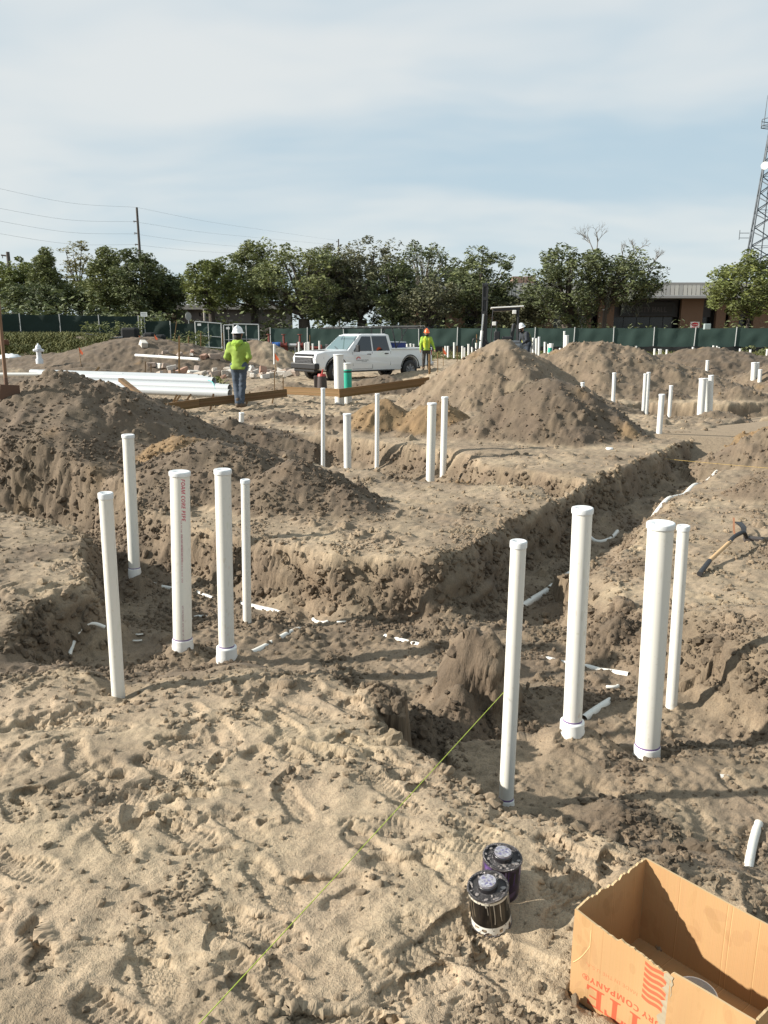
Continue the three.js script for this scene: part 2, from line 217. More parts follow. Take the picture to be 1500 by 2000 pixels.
// the lie of the land (before digging)
function grade(x, d) {
  let h = 0;
  h -= 0.16 * sst(12.5, 18, d) + 0.32 * sst(19, 31, d); h += 0.45 * sst(39, 56, d);
  h += 1.15 * sst(-10, -24, x) * sst(42, 58, d); h += 0.25 * sst(-8, -16, x) * sst(26, 40, d);
  if (d > 4 && d < 16) { const tx = trenchX(d); h -= 0.19 * sst(tx - 0.3, tx + 0.1, x) * sst(4.2, 4.9, d) * sst(15.5, 13, d) * (1 - 0.6 * sst(tx + 1.0, tx + 2.6, x)); }
  return h + 0.02 * n2(x * 0.6, d * 0.6) * sst(0, 3, d) + 0.05 * n2(x * 0.21 + 7, d * 0.25);
}
let cutOut = 0, soilOut = 0, roughOut = 0, pitOut = 9;
function ground(x, d, detail = true) {
  const wx = x + 0.085 * fbm(x * 1.9, d * 1.9, 2), wd = d + 0.085 * fbm(x * 1.9 + 31, d * 1.9 + 11, 2);
  let h = grade(x, d), rough = 0.5, soil = 0, pit = 9, inpit = 0;
  cutOut = 0;
  for (const q of PITS) {
    if (x < q.bb[0] || x > q.bb[1] || d < q.bb[2] || d > q.bb[3]) continue;
    const sd = polySD(q.p, wx, wd); pit = Math.min(pit, sd);
    const gentle = sst(0.05, -0.5, x) * sst(4.2, 3.5, d); h -= 0.03 * (1 - gentle) * Math.exp(-Math.max(sd, 0) / 0.16) * (0.6 + 0.8 * n2(x * 3.3, d * 3.3));
    if (sd > 0) continue;
    const s = -sd;
    let w = lerp(0.19 + 0.07 * (1 + n2(x * 1.7 + 9, d * 1.7)), 0.5, gentle);
    if (d > 4 && d < 13 && q === PITS[0]) w += 0.34 * sst(0.0, 0.25, x - trenchX(d)) * (0.7 + 0.6 * n2(x * 1.9, d * 1.9)); else if (x > 1.6 && d <= 4 && d > 2.4) w += 0.55 * sst(1.6, 2.1, x);
    let fl = q.f - 0.07 * sst(4.9, 5.5, d) * sst(9, 7, d) - 0.04 * sst(0.5, 1.0, x) * sst(5.0, 5.6, d) * sst(9, 7, d) + 0.05 * n2(x * 1.3, d * 1.3) + 0.16 * gentle;
    if (d < 3.4 && x > 0.3) fl += 0.08;
    if (q === PITS[0] && x < -0.2 && d < 4.6) fl += 0.13 * sst(4.6, 3.7, d);
    const t = sst(0, 1, s / w), flute = 0.04 * n2(x * 2.6 + d * 1.3, d * 2.6 - x * 1.3) * Math.exp(-((s / w - 0.5) ** 2) * 6);
    let ph = lerp(h, fl, t) + flute;
    const talus = (0.05 + 0.10 * n2(x * 2.2 + 3, d * 2.2)) * Math.exp(-Math.max(s - w, 0) / 0.09) * sst(0.5, 1, s / w) * (1 - gentle);
    ph += Math.max(0, talus);
    if (ph < h) { h = ph; inpit = Math.max(inpit, t); }
  }
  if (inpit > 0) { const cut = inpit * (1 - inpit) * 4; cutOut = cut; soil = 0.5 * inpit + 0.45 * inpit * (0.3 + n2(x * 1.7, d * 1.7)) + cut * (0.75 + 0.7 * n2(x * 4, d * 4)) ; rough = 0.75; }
  for (const q of HEAPS) {
    const R = q[2] / q[3] * 1.7 * Math.max(q[6], q[7]); if (Math.abs(x - q[0]) > R || Math.abs(d - q[1]) > R) continue;
    const ex = (x - q[0]) / q[6], ed = (d - q[1]) / q[7], a = Math.atan2(ed, ex); let rr = Math.sqrt(ex * ex + ed * ed);
    rr *= 1 + 0.16 * n2(Math.cos(a) * 1.7 + q[0] * 3.1, Math.sin(a) * 1.7 + q[1]) + 0.05 * n2(Math.cos(a) * 6 + q[0], Math.sin(a) * 6);
    const top = q[5] + q[2] - q[3] * (Math.sqrt(rr * rr + q[4] * q[4] * q[2] * q[2]) - q[4] * q[2]) + q[2] * 0.10 * fbm(x * 1.9 / Math.sqrt(q[2] + 0.1), d * 1.9 / Math.sqrt(q[2] + 0.1), 3);
    const up = top - h;
    if (up > -0.06) { const k = 0.05 + 0.05 * q[2], t = sst(-0.03, 0.07, up); h = smax(h, top, k); rough = Math.max(rough, t * (0.75 + 0.5 * n2(x * 1.1, d * 1.1))); soil = lerp(soil, q[8], t); }
  }
  if (x < -1.9 && d > 6 && d < 10) { const sd = polySD(CUT, wx, wd); if (sd < 0) { const t = sst(0, 0.32 + 0.08 * n2(x * 1.5, d * 1.5), -sd), fl = -0.44 + 0.05 * n2(x * 1.6, d * 1.6); if (fl < h) { h = lerp(h, fl, t); inpit = Math.max(inpit, t); cutOut = Math.max(cutOut, t * (1 - t) * 4); soil = lerp(soil, 1.2 + 0.5 * n2(x * 3, d * 3), t > 0 ? 0.8 : 0); } } }
  for (const q of STUMPS) { const ex = (x - q[0] + 0.03 * n2(x * 6, d * 6)) / q[2], ed = (d - q[1] + 0.03 * n2(x * 6 + 9, d * 6)) / q[3], e = Math.pow(Math.abs(ex) ** 3 + Math.abs(ed) ** 3, 1 / 3); if (e > 2.4) continue; const top = lerp(q[4] + 0.02 * n2(x * 9, d * 9), q[5], sst(0.35, 1.75, e + 0.3 * n2(x * 6, d * 6)) * 0.85 + 0.15 * sst(1.2, 2.3, e)); if (top > h) { h = smax(h, top, 0.04); soil = Math.max(soil, 1.2); rough = 0.8; cutOut = Math.max(cutOut, 0.5 * sst(0.3, 0.7, e) * sst(2.0, 1.5, e)); rough = 1; } }
  if (d < 12) for (const q of BASES) { const dx = x - q[0], dd = d - q[1], e = dx * dx + dd * dd; if (e < 0.2) h = lerp(h, q[2] + 0.02 * n2(x * 12, d * 12), Math.exp(-e / 0.022)); }
  // patches of crumbled soil on the flats
  const patch = sst(0.02, 0.42, fbm(x * 1.25 + 40, d * 1.25 + 7, 3));
  rough = Math.max(rough, 0.25 + 0.75 * patch, 0.8 * sst(9, 15, d));
  soil = Math.max(soil, soil + 0.55 * patch * (soil < 0.6 ? 1 : 0));
  soil += Math.max(0, 0.62 - 0.35 * soil) * sst(-0.35, 0.25, fbm(x * 1.1 + 5, d * 1.1 + 2, 3)) * sst(3.1, 3.9, d + 0.35 * n2(x * 2.3, d * 2.3)) * sst(24, 14, d);   // dug-over brown soil beyond the pale sand
  if (d < 4.2) rough *= lerp(1, 0.8, sst(4.2, 3, d));
  soil = Math.max(soil, 1.7 * sst(-4, -9, x) * sst(20, 27, d) * sst(-0.25, 0.2, fbm(x * 0.5, d * 0.4, 3) + 0.1));   // dark topsoil over the far left
  soilOut = soil; roughOut = rough; pitOut = pit;
  if (!detail) return h;
  // relief: dents, clods, scuffs
  const near = sst(26, 9, d), far = sst(8, 20, d), calm = 1 - 0.9 * clamp(cutOut), r2 = clamp(rough * rough, 0, 1.3) * calm;
  h += 0.026 * fbm(x * 3.1, d * 3.1, 3) * (0.5 + rough);
  h += 0.016 * billow(x * 6.5 + 3, d * 6.5, 3) * rough * calm * (0.5 + 0.5 * near + 0.9 * far);
  h += 0.055 * (rough - 0.2) * fbm(x * 2.9 + 11, d * 2.9, 5, 0.66) * sst(6, 11, d) * calm;
  h += 0.065 * (fbm(x * 1.1 + 60, d * 1.7, 4, 0.6)) * sst(9, 17, d) + 0.05 * Math.max(0, fbm(x * 1.9 + 3, d * 3.1 + 8, 3)) * sst(10, 18, d);
  if (d < 4.5) h += (0.012 * (0.35 - Math.abs(n2(x * 4.4 + d * 2.2 + 0.5 * n2(x * 3, d * 3), d * 6.5 - x * 2.0))) + 0.005 * (0.3 - Math.abs(n2(x * 9 + 20, d * 11)))) * sst(4.5, 3.3, d);
  if (d > 3.4) h += 0.020 * Math.max(0, fbm(x * 4.1 + 5, d * 5.3 + 8, 3)) * sst(3.4, 5, d);
  if (d < 14) h += clodAt(x * 20, d * 20, 0.25 + 0.45 * r2, 0.045) * clamp(r2 * 1.2) * sst(14, 11, d);
  if (d < 40) h += clodAt(x * 7.5 + 30, d * 7.5, 0.08 + 0.34 * r2, 0.11) * clamp(r2 * 1.3 - 0.2) * sst(1.5, 4, d);
  if (d > 6 && d < 60) h += clodAt(x * 3.4 + 30, d * 3.4, 0.16 + 0.3 * r2, 0.20) * clamp(r2 * 1.2 - 0.1) * sst(6, 12, d) * 0.6;
  if (d < 7) h += clodAt(x * 52 + 7, d * 52, 0.10 + 0.5 * r2, 0.016) * clamp(0.3 + r2) + 0.0014 * n2(x * 75, d * 75) * (0.5 + rough) * calm;
  if (pit > -0.02 || d < 3.6 || inpit > 0.97) h += printAt(x, d) * (1 - 0.55 * clamp(rough - 0.5) * 2) * (inpit > 0.5 ? 0.7 : 1);
  if (d < 2 && x > 0.4 && x < 1.1) { const sd = polySD(BOXPIT, x, d); if (sd < 0.02) h = Math.min(h, lerp(h, -0.045, sst(0.02, -0.01, sd))); }
  return h;
}
const H = (x, z, detail = false) => ground(x, -z, detail);

const SOIL = [[0.292, 0.224, 0.148], [0.150, 0.111, 0.073], [0.104, 0.076, 0.050], [0.185, 0.120, 0.060]];
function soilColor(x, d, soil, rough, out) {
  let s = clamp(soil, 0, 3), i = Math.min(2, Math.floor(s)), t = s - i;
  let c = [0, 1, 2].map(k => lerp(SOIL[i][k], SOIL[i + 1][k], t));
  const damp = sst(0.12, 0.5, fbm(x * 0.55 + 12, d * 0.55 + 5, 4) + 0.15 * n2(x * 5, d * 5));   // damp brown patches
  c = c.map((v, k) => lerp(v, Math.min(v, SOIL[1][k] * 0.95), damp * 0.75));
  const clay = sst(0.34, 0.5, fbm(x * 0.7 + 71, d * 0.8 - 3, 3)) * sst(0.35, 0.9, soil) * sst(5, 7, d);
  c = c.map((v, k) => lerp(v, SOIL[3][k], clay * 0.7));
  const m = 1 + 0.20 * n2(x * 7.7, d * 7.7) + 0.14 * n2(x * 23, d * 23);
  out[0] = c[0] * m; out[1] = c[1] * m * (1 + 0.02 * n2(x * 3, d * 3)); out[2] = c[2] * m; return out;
}
const grain = (() => {
  const a = tileNoise(256, 1), b = tileNoise(128, 2), c = tileNoise(48, 3), e = tileNoise(512, 4), f = tileNoise(16, 9);
  const bump = dataTex(1024, (u, v) => [0.34 * e(u, v) + 0.3 * a(u, v) + 0.22 * b(u, v) + 0.14 * c(u, v)], false);
  const col = dataTex(1024, (u, v) => { const g = 0.70 + 0.34 * (e(u, v) - 0.5) + 0.26 * (a(u, v) - 0.5) + 0.16 * (b(u, v) - 0.5) + 0.12 * (c(u, v) - 0.5) + 0.08 * (f(u, v) - 0.5); const q = Math.pow(clamp(g * 1.26), 1 / 2.2); const warm = 0.02 * (a(v, u) - 0.5); return [q + warm, q, q - warm]; }, true);
  return { bump, col };
})();
const soilMat = new THREE.MeshStandardMaterial({ vertexColors: true, roughness: 0.96, map: grain.col, bumpMap: grain.bump, bumpScale: 0.0035 });

const QUALITY = 1;
function trapHalf(d) { return 0.60 * d + 1.0; }
{
  const rows = []; let d = 0.75;
  while (d < 82) { rows.push(d); d += (d < 3.6 ? Math.max(0.0052, 0.0026 * d) : d < 10 ? 0.0029 * d : 0.0037 * d) * QUALITY; }
  const N = Math.round(640 / QUALITY), R = rows.length, pos = new Float32Array(R * (N + 1) * 3), uv = new Float32Array(R * (N + 1) * 2), col = new Float32Array(R * (N + 1) * 3), out = [0, 0, 0];
  for (let j = 0, o = 0; j < R; j++) {
    const dd = rows[j], w = trapHalf(dd);
    for (let i = 0; i <= N; i++, o++) {
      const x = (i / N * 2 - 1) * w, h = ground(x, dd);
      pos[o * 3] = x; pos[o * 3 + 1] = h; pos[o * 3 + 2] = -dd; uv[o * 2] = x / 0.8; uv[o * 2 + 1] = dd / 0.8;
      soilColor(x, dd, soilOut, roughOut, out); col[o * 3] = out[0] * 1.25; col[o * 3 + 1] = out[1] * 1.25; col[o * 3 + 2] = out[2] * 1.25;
    }
  }
  const idx = new Uint32Array((R - 1) * N * 6);
  for (let j = 0, k = 0; j < R - 1; j++) for (let i = 0; i < N; i++) { const a = j * (N + 1) + i, b = a + 1, c = a + N + 1, e = c + 1; idx[k++] = a; idx[k++] = b; idx[k++] = e; idx[k++] = a; idx[k++] = e; idx[k++] = c; }
  const g = new THREE.BufferGeometry();
  g.setAttribute('position', new THREE.BufferAttribute(pos, 3)); g.setAttribute('uv', new THREE.BufferAttribute(uv, 2)); g.setAttribute('color', new THREE.BufferAttribute(col, 3)); g.setIndex(new THREE.BufferAttribute(idx, 1));
  g.computeVertexNormals();
  // push steep faces in and out a little so that the cut banks are ragged
  const nm = g.attributes.normal.array;
  for (let o = 0; o < R * (N + 1); o++) {
    const ny = nm[o * 3 + 1]; if (ny > 0.85) continue; const x = pos[o * 3], y = pos[o * 3 + 1], z = pos[o * 3 + 2]; if (z < -22) continue;
    const q = (0.85 - ny) * (0.12 * fbm((x + z * 0.6) * 5 + y * 1.5, y * 8 + (z - x) * 1.2, 4, 0.62) + 0.10 * fbm((x - z) * 4.1 + 9, y * 5.5 + (x + z) * 1.7, 3, 0.6) + 0.5 * clodAt((x + z * 0.7) * 9, y * 10 + (z - x) * 0.8, 0.7, 0.10));
    pos[o * 3] += nm[o * 3] * q; pos[o * 3 + 2] += nm[o * 3 + 2] * q; pos[o * 3 + 1] += nm[o * 3 + 1] * q;
  }
  g.computeVertexNormals();
  const m = part('ground', g, soilMat, scene); tag(m, 'tan sandy building site ground with trenches and spoil heaps', 'ground', null, 'structure');
  console.log('ground rows', R, 'tris', idx.length / 3);
}
{ // the land round about, out to the horizon
  const xs = [], zs = []; for (let v = -700; v <= 700; v += Math.abs(v) < 120 ? 4 : 40) { xs.push(v); zs.push(v); }
  const pos = [], uv = [], col = [], idx = [], out = [0, 0, 0];
  for (const z of zs) for (const x of xs) {
    const d = -z, inside = d > 3 && d < 79 && Math.abs(x) < trapHalf(d) - 5 || (d > -3 && d < 12 && Math.abs(x) < 5);
    const h = d < 0 ? 0 : d > 90 ? 0.1 + 1.2 * sst(-10, -24, x) * sst(160, 100, d) : ground(x, d, false) - (d < 79 ? 0.05 : 0);
    pos.push(x, inside ? h - 2 : h, z); uv.push(x / 2.3, d / 2.3);
    if (d > 57) { const t = 0.9 + 0.3 * n2(x * 0.1, d * 0.1); col.push(0.055 * t, 0.062 * t, 0.03 * t); } else { soilColor(x, d, 0.4, 0.5, out); col.push(...out); }
  }
  const n = xs.length; for (let j = 0; j < n - 1; j++) for (let i = 0; i < n - 1; i++) { const a = j * n + i, b = a + 1, c = a + n, e = c + 1; idx.push(a, c, b, b, c, e); }
  const g = new THREE.BufferGeometry(); g.setAttribute('position', new THREE.Float32BufferAttribute(pos, 3)); g.setAttribute('uv', new THREE.Float32BufferAttribute(uv, 2)); g.setAttribute('color', new THREE.Float32BufferAttribute(col, 3)); g.setIndex(idx); g.computeVertexNormals();
  tag(part('surrounding_land', g, soilMat, scene), 'flat land around the building site', 'ground', null, 'structure');
}

// loose clods and crumbs of soil
{
  const r = rng(99), variants = [];
  for (let v = 0; v < 4; v++) {
    const g = new THREE.IcosahedronGeometry(1, v < 2 ? 1 : 0), p = g.attributes.position, q = rng(500 + v), cache = new Map();
    for (let i = 0; i < p.count; i++) { const key = [p.getX(i), p.getY(i), p.getZ(i)].map(a => a.toFixed(3)).join(); if (!cache.has(key)) cache.set(key, 0.72 + 0.5 * q()); const s = cache.get(key); p.setXYZ(i, p.getX(i) * s, p.getY(i) * s * 0.75, p.getZ(i) * s); }
    g.computeVertexNormals(); variants.push(g);
  }
  const lists = [[], [], [], []], out = [0, 0, 0];
  const add = (x, d, size) => {
    const h = ground(x, d); if (d < 2.1 && x > 0.3 && polySD(BOXPIT, x, d) < 0.02) return; soilColor(x, d, soilOut, 1, out); const t = (0.98 + 0.32 * r());
    lists[Math.floor(r() * 4)].push({ x, y: h + size * 0.22, z: -d, s: size, a: r() * 6.3, b: r() * 6.3, f: 0.7 + 0.6 * r(), c: [out[0] * t, out[1] * t, out[2] * t] });
  };
  let tries = 0, made = 0;
  while (made < 34000 && tries++ < 260000) { // near ground
    const d = 1.15 * Math.pow(7.5, r()), x = (r() * 2 - 1) * trapHalf(d); ground(x, d, false);
    const edge = Math.exp(-((pitOut - 0.02) ** 2) * 40), cl = sst(0.05, 0.5, fbm(x * 2.2 + 9, d * 2.2, 3) + 0.25 * roughOut + (soilOut > 0.9 ? 0.2 : 0) - 0.15);
    if (d < 3.3 && pitOut > 0.15 && r() < 0.45) continue; if (r() > 0.03 + 0.55 * edge * (0.2 + cl) + 0.75 * cl) continue;
    const k = r(); add(x, d, (0.0022 + 0.007 * k * k * k * k * k + 0.0025 * k) * (1 + 0.16 * d)); made++;
  }
  tries = 0; made = 0;
  while (made < 15000 && tries++ < 120000) { // heaps and trench edges further off
    const d = 5 * Math.pow(5.5, r()), x = (r() * 2 - 1) * trapHalf(d); ground(x, d, false);
    if (soilOut < 0.85 && r() > 0.12) continue; const k = r();
    add(x, d, (0.008 + 0.018 * k * k * k * k * k) * (0.8 + 0.05 * d)); made++;
  }
  for (let i = 0; i < 200; i++) { const d = 2.2 + 7 * r(), x = (r() * 2 - 1) * trapHalf(d); ground(x, d, false); if (roughOut < 0.8 && Math.abs(pitOut) > 0.25) continue; add(x, d, 0.014 + 0.03 * r() * r()); }
  tries = 0; made = 0;
  while (made < 5200 && tries++ < 400000) { // lumps standing out of the cut banks
    const d = 2.2 * Math.pow(6.5, r()), x = (r() * 2 - 1) * trapHalf(d); ground(x, d, false); if (pitOut > 0.04 || pitOut < -0.36) continue;
    const e = 0.05, h0 = ground(x, d, false), sl = Math.max(Math.abs(ground(x + e, d, false) - h0), Math.abs(ground(x, d + e, false) - h0)) / e; if (sl < 0.8) continue;
    const k = r(); add(x, d, (0.006 + 0.030 * k * k * k) * (0.8 + 0.05 * d)); made++;
  }
  const clodMat = new THREE.MeshStandardMaterial({ color: 0xffffff, roughness: 0.97, bumpMap: grain.bump, bumpScale: 0.004 });
  const q = new THREE.Quaternion(), m4 = new THREE.Matrix4(), c = new THREE.Color();
  lists.forEach((L, v) => {
    const im = new THREE.InstancedMesh(variants[v], clodMat, L.length); im.name = numbered('soil_clods');
    L.forEach((e, i) => { q.setFromEuler(new THREE.Euler(e.a * 0.2, e.b, e.a)); im.setMatrixAt(i, m4.compose(V(e.x, e.y, e.z), q, V(e.s * e.f, e.s, e.s / e.f))); im.setColorAt(i, c.setRGB(...e.c)); });
    shadow(im); tag(im, 'loose brown clods and crumbs scattered over the soil', 'soil clods', null, 'stuff'); scene.add(im);
  });
  console.log('clods', lists.map(l => l.length).join());
}

// ---------------------------------------------------------------- PVC pipes
const pvcDirt = (seed, dirty = 1) => {
  const r = rng(seed); return canvasTex(256, 1024, (c, w, h) => {
    c.fillStyle = '#d9d6cd'; c.fillRect(0, 0, w, h);
    for (let i = 0; i < 500 * dirty; i++) { const y = h - Math.pow(r(), 2.2) * h; c.fillStyle = `rgba(${120 + 50 * r()},${105 + 40 * r()},80,${0.03 + 0.10 * r()})`; c.beginPath(); c.ellipse(r() * w, y, 1 + 7 * r() * r(), 2 + 22 * r() * r(), 0.3 * (r() - 0.5), 0, 7); c.fill(); }
    for (let i = 0; i < 60 * dirty; i++) { c.strokeStyle = `rgba(110,100,90,${0.08 + 0.2 * r()})`; c.lineWidth = 0.6 + r(); const x = r() * w, y = r() * h; c.beginPath(); c.moveTo(x, y); c.lineTo(x + 12 * (r() - 0.5), y + 60 * (r() - 0.4)); c.stroke(); }
  });
};
const pvcMats = [11, 12, 13].map(s => mat([1, 1, 1], 0.42, { map: pvcDirt(s) }));
const capMat = mat([0.70, 0.715, 0.71], 0.4), couplingMat = mat([0.74, 0.735, 0.70], 0.38), pvcFar = mat([0.66, 0.655, 0.62], 0.5), primerMat = mat([0.16, 0.10, 0.24], 0.5), bandBlack = mat([0.02, 0.02, 0.022], 0.5);
function printed(lines, seed) { // pipe skin with the maker's print running down it
  const r = rng(seed); return canvasTex(512, 2048, (c, w, h) => {
    c.fillStyle = '#dad7cd'; c.fillRect(0, 0, w, h);
    for (let i = 0; i < 700; i++) { const y = h - Math.pow(r(), 2) * h; c.fillStyle = `rgba(130,115,85,${0.03 + 0.08 * r()})`; c.beginPath(); c.ellipse(r() * w, y, 1 + 10 * r() * r(), 2 + 30 * r() * r(), 0, 0, 7); c.fill(); }
    for (const [txt, u, v, size, color, font] of lines) { c.save(); c.translate(u * w, v * h); c.rotate(Math.PI / 2); c.fillStyle = color; c.font = (font || '') + ' ' + size + 'px sans-serif'; c.fillText(txt, 0, 0); c.restore(); }
  });
}
// bottom and top of each pipe as surveyed; r outer radius; zc distance
function standpipe(bx, by, tx, ty, zc, r, label, o = {}) {
  const b = at(bx, by, zc), tp = at(tx, ty, zc), k = (b.z - camera.position.z) / (tp.z - camera.position.z);
  const t = V(tp.x * k, 1.6 + (tp.y - 1.6) * k, b.z);
  const dir = t.clone().sub(b), L = dir.length(); dir.normalize();
  const g = thing(o.name || 'pvc_standpipe', label, 'pipe', b, 0, o.group || 'white plastic standpipes rising from the trenches');
  g.quaternion.setFromUnitVectors(V(0, 1, 0), dir); const hold = new THREE.Quaternion().setFromAxisAngle(V(0, 1, 0), o.turn || 0); g.quaternion.multiply(hold);
  const seg = o.far ? 16 : 36, buried = o.buried ?? 0.3;
  const body = new THREE.CylinderGeometry(r, r, L + buried - 0.004, seg, 1, true); body.translate(0, (L - buried) / 2 - 0.002, 0);
  part('pipe_body', body, o.mat || (o.far ? pvcFar : pvcMats[Math.floor(bx) % 3]), g);
  if (o.open) { part('pipe_mouth', [lathe([[r * 0.9, L - 0.15], [r * 0.9, L], [r * 0.97, L + 0.001], [r, L - 0.003]], seg)], o.mat || pvcFar, g); }
  else part('end_cap', [lathe([[0, L - 0.004], [r * 0.55, L - 0.004], [r * 0.6, L + 0.001], [r * 0.95, L + 0.003], [r * 1.07, L + 0.001], [r * 1.1, L - 0.005], [r * 1.1, L - 0.022], [r * 1.05, L - 0.026], [r * 0.99, L - 0.027]], seg)], capMat, g);
  if (o.coupling) { const hgt = o.coupling, R = r * (o.flare || 1.16);
    const c = part('coupling', [lathe([[r * 0.99, hgt + 0.004], [r * 1.04, hgt + 0.004], [R * 0.985, hgt], [R, hgt - 0.006], [R, 0.012], [R * 1.05, 0.008], [R * 1.05, -0.06], [r, -0.06]], seg)], couplingMat, g);
    part('primer_ring', [lathe([[r * 1.003, hgt + 0.011], [r * 1.02, hgt + 0.009], [r * 1.045, hgt + 0.003], [r * 1.0, hgt + 0.002]], seg)], o.ring || primerMat, c); }
  if (o.extra) o.extra(g, L, r);
  return g;
}
const printMat = mat([1, 1, 1], 0.42, { map: printed([['PVC 1120 ASTM D2665 DWV', 0.505, 0.26, 20, '#8a2f45'], ['FOAM CORE PIPE', 0.52, 0.02, 46, '#b0324a', 'italic bold'], ['4 IN  PVC-DWV  ASTM F891  NSF-DWV  SCH 40  MADE IN USA  07:41  12/03', 0.50, 0.20, 17, '#96304a'], ['NOT FOR PRESSURE  ASTM F1488  UPC  CO-EX CELLULAR CORE', 0.50, 0.58, 17, '#7d3550'], ['4 IN  PVC-DWV  MADE IN USA', 0.50, 0.86, 18, '#96304a']], 5) });
const printMat2 = mat([1, 1, 1], 0.42, { map: printed([['ASTM D2665  NSF-DWV  SCH 40', 0.5, 0.30, 16, '#58423f'], ['3 IN PVC-DWV', 0.5, 0.62, 15, '#8a3a48']], 6) });
const printMat3 = mat([1, 1, 1], 0.42, { map: printed([['6 IN PVC-DWV SCH 40 ASTM D2665 NSF-DWV MADE IN USA', 0.5, 0.1, 20, '#8a2f45'], ['6 IN PVC-DWV SCH 40', 0.5, 0.62, 20, '#8a2f45']], 7) });
// left group
standpipe(232, 1369, 206, 963, 3.62, 0.0302, 'slim white pipe at far left, standing at the edge of the footprinted sand', { turn: 1.1 });
standpipe(263, 1118, 250, 849, 6.2, 0.0445, 'white pipe at the foot of the left dirt bank, with a collar at its base', { coupling: 0.035, mat: printMat2, turn: -1.3, flare: 1.1 });
standpipe(357, 1262, 351, 921, 4.75, 0.0572, 'thick white pipe with red print down its front, left pit', { coupling: 0.05, mat: printMat, turn: -Math.PI + 0.25, flare: 1.1 });
standpipe(443, 1283, 435, 917, 4.45, 0.0445, 'white pipe in a flared white collar, beside the red-printed pipe', { coupling: 0.065, flare: 1.32, turn: 2 });
standpipe(483, 1221, 479, 937, 5.45, 0.0302, 'thin white pipe without collar, right of the flared-collar pipe', { turn: 0.4 });
// right group
standpipe(988, 1572, 1013, 1057, 3.2, 0.0302, 'slim white pipe nearest the green string line, below the clay stump', { coupling: 0.028, flare: 1.12, turn: 0.8 });
standpipe(1117, 1428, 1138, 992, 3.72, 0.0445, 'tall white pipe with a wide muddy collar, second of the right-hand four', { coupling: 0.055, flare: 1.3, turn: 2.2 });
standpipe(1263, 1478, 1291, 1021, 3.72, 0.0572, 'thickest white pipe on the right, with a domed white cap', { coupling: 0.06, flare: 1.08, mat: printMat3, turn: -1.9 });
standpipe(1311, 1382, 1335, 1027, 4.2, 0.0302, 'thin white pipe close behind the thickest right-hand pipe', { turn: 0.2 });
// middle trench
standpipe(631, 888, 631, 758, 11.2, 0.0302, 'thin white pipe leftmost in the middle trench, behind the dark heap', { far: true, buried: 0.5 });
standpipe(679, 915, 678, 808, 11.4, 0.0572, 'short thick white pipe in the middle trench behind the dark heap', { far: true });
standpipe(736, 928, 737, 769, 10.7, 0.0302, 'thin tall white pipe in the centre of the middle trench', { far: true });
standpipe(840, 949, 844, 787, 10.1, 0.0572, 'thicker of the two white pipes side by side in the middle trench', { far: true, mat: printMat3, turn: 2 });
standpipe(865, 940, 869, 775, 10.75, 0.0445, 'white pipe with a small collar, rightmost in the middle trench', { far: true, coupling: 0.05, flare: 1.35 });
standpipe(471, 832, 472, 806, 13.4, 0.0445, 'short white pipe stub below the hooded worker', { far: true });
// right trenches
standpipe(1137, 792, 1138, 747, 17.8, 0.0445, 'short white pipe at the right foot of the two heaps', { far: true });
standpipe(1197, 795, 1200, 728, 18.6, 0.0445, 'single tall white pipe right of the big heaps', { far: true });
standpipe(1256, 812, 1261, 730, 18.9, 0.0445, 'left pipe of the touching pair in the right trench', { far: true });
standpipe(1262, 810, 1267, 727, 19.2, 0.0445, 'right pipe of the touching pair in the right trench', { far: true });
standpipe(1287, 850, 1293, 770, 12.2, 0.0445, 'white pipe standing on the flat sand before the right trench', { far: true });
standpipe(1307, 814, 1311, 753, 18.7, 0.0445, 'white pipe between the flat sand pipe and the thick cluster', { far: true });
standpipe(1368, 816, 1373, 739, 18.2, 0.084, 'thickest pipe of the white cluster in the right trench', { far: true });
standpipe(1380, 818, 1380, 739, 18.5, 0.0445, 'middle pipe of the white cluster in the right trench', { far: true });
standpipe(1386, 821, 1389, 733, 18.3, 0.0572, 'tallest, rightmost pipe of the white cluster in the right trench', { far: true });
standpipe(1470, 762, 1473, 708, 25.5, 0.084, 'thick left pipe of the three at the right edge', { far: true });
standpipe(1477, 763, 1479, 708, 25.6, 0.07, 'middle pipe of the three at the right edge', { far: true });
standpipe(1482, 763, 1485, 722, 25.2, 0.06, 'shortest pipe of the three at the right edge', { far: true });
standpipe(1381, 720, 1382, 704, 27.5, 0.0572, 'white stub on the heap at right, above the thick cluster', { far: true });
standpipe(1476, 712, 1477, 697, 31, 0.084, 'white stub behind the three pipes at the right edge', { far: true });
// wide pipes behind the form boards
standpipe(663, 772, 661, 692, 19.3, 0.122, 'very wide white pipe in front of the white truck', { far: true });
{
  const greenSkin = mat([0.02, 0.36, 0.25], 0.55);
  standpipe(679, 771, 678, 709, 19.6, 0.105, 'wide pipe wrapped in green sleeve with black bands, in front of truck', { far: true, extra: (g, L, r) => {
    part('green_sleeve', new THREE.CylinderGeometry(r * 1.06, r * 1.06, L * 0.80, 24, 1, true).translate(0, L * 0.40, 0), greenSkin, g);
    for (const k of [0.73, 0.13]) part('black_band', new THREE.CylinderGeometry(r * 1.1, r * 1.1, 0.035, 24, 1).translate(0, L * k, 0), bandBlack, g);
  } });
}
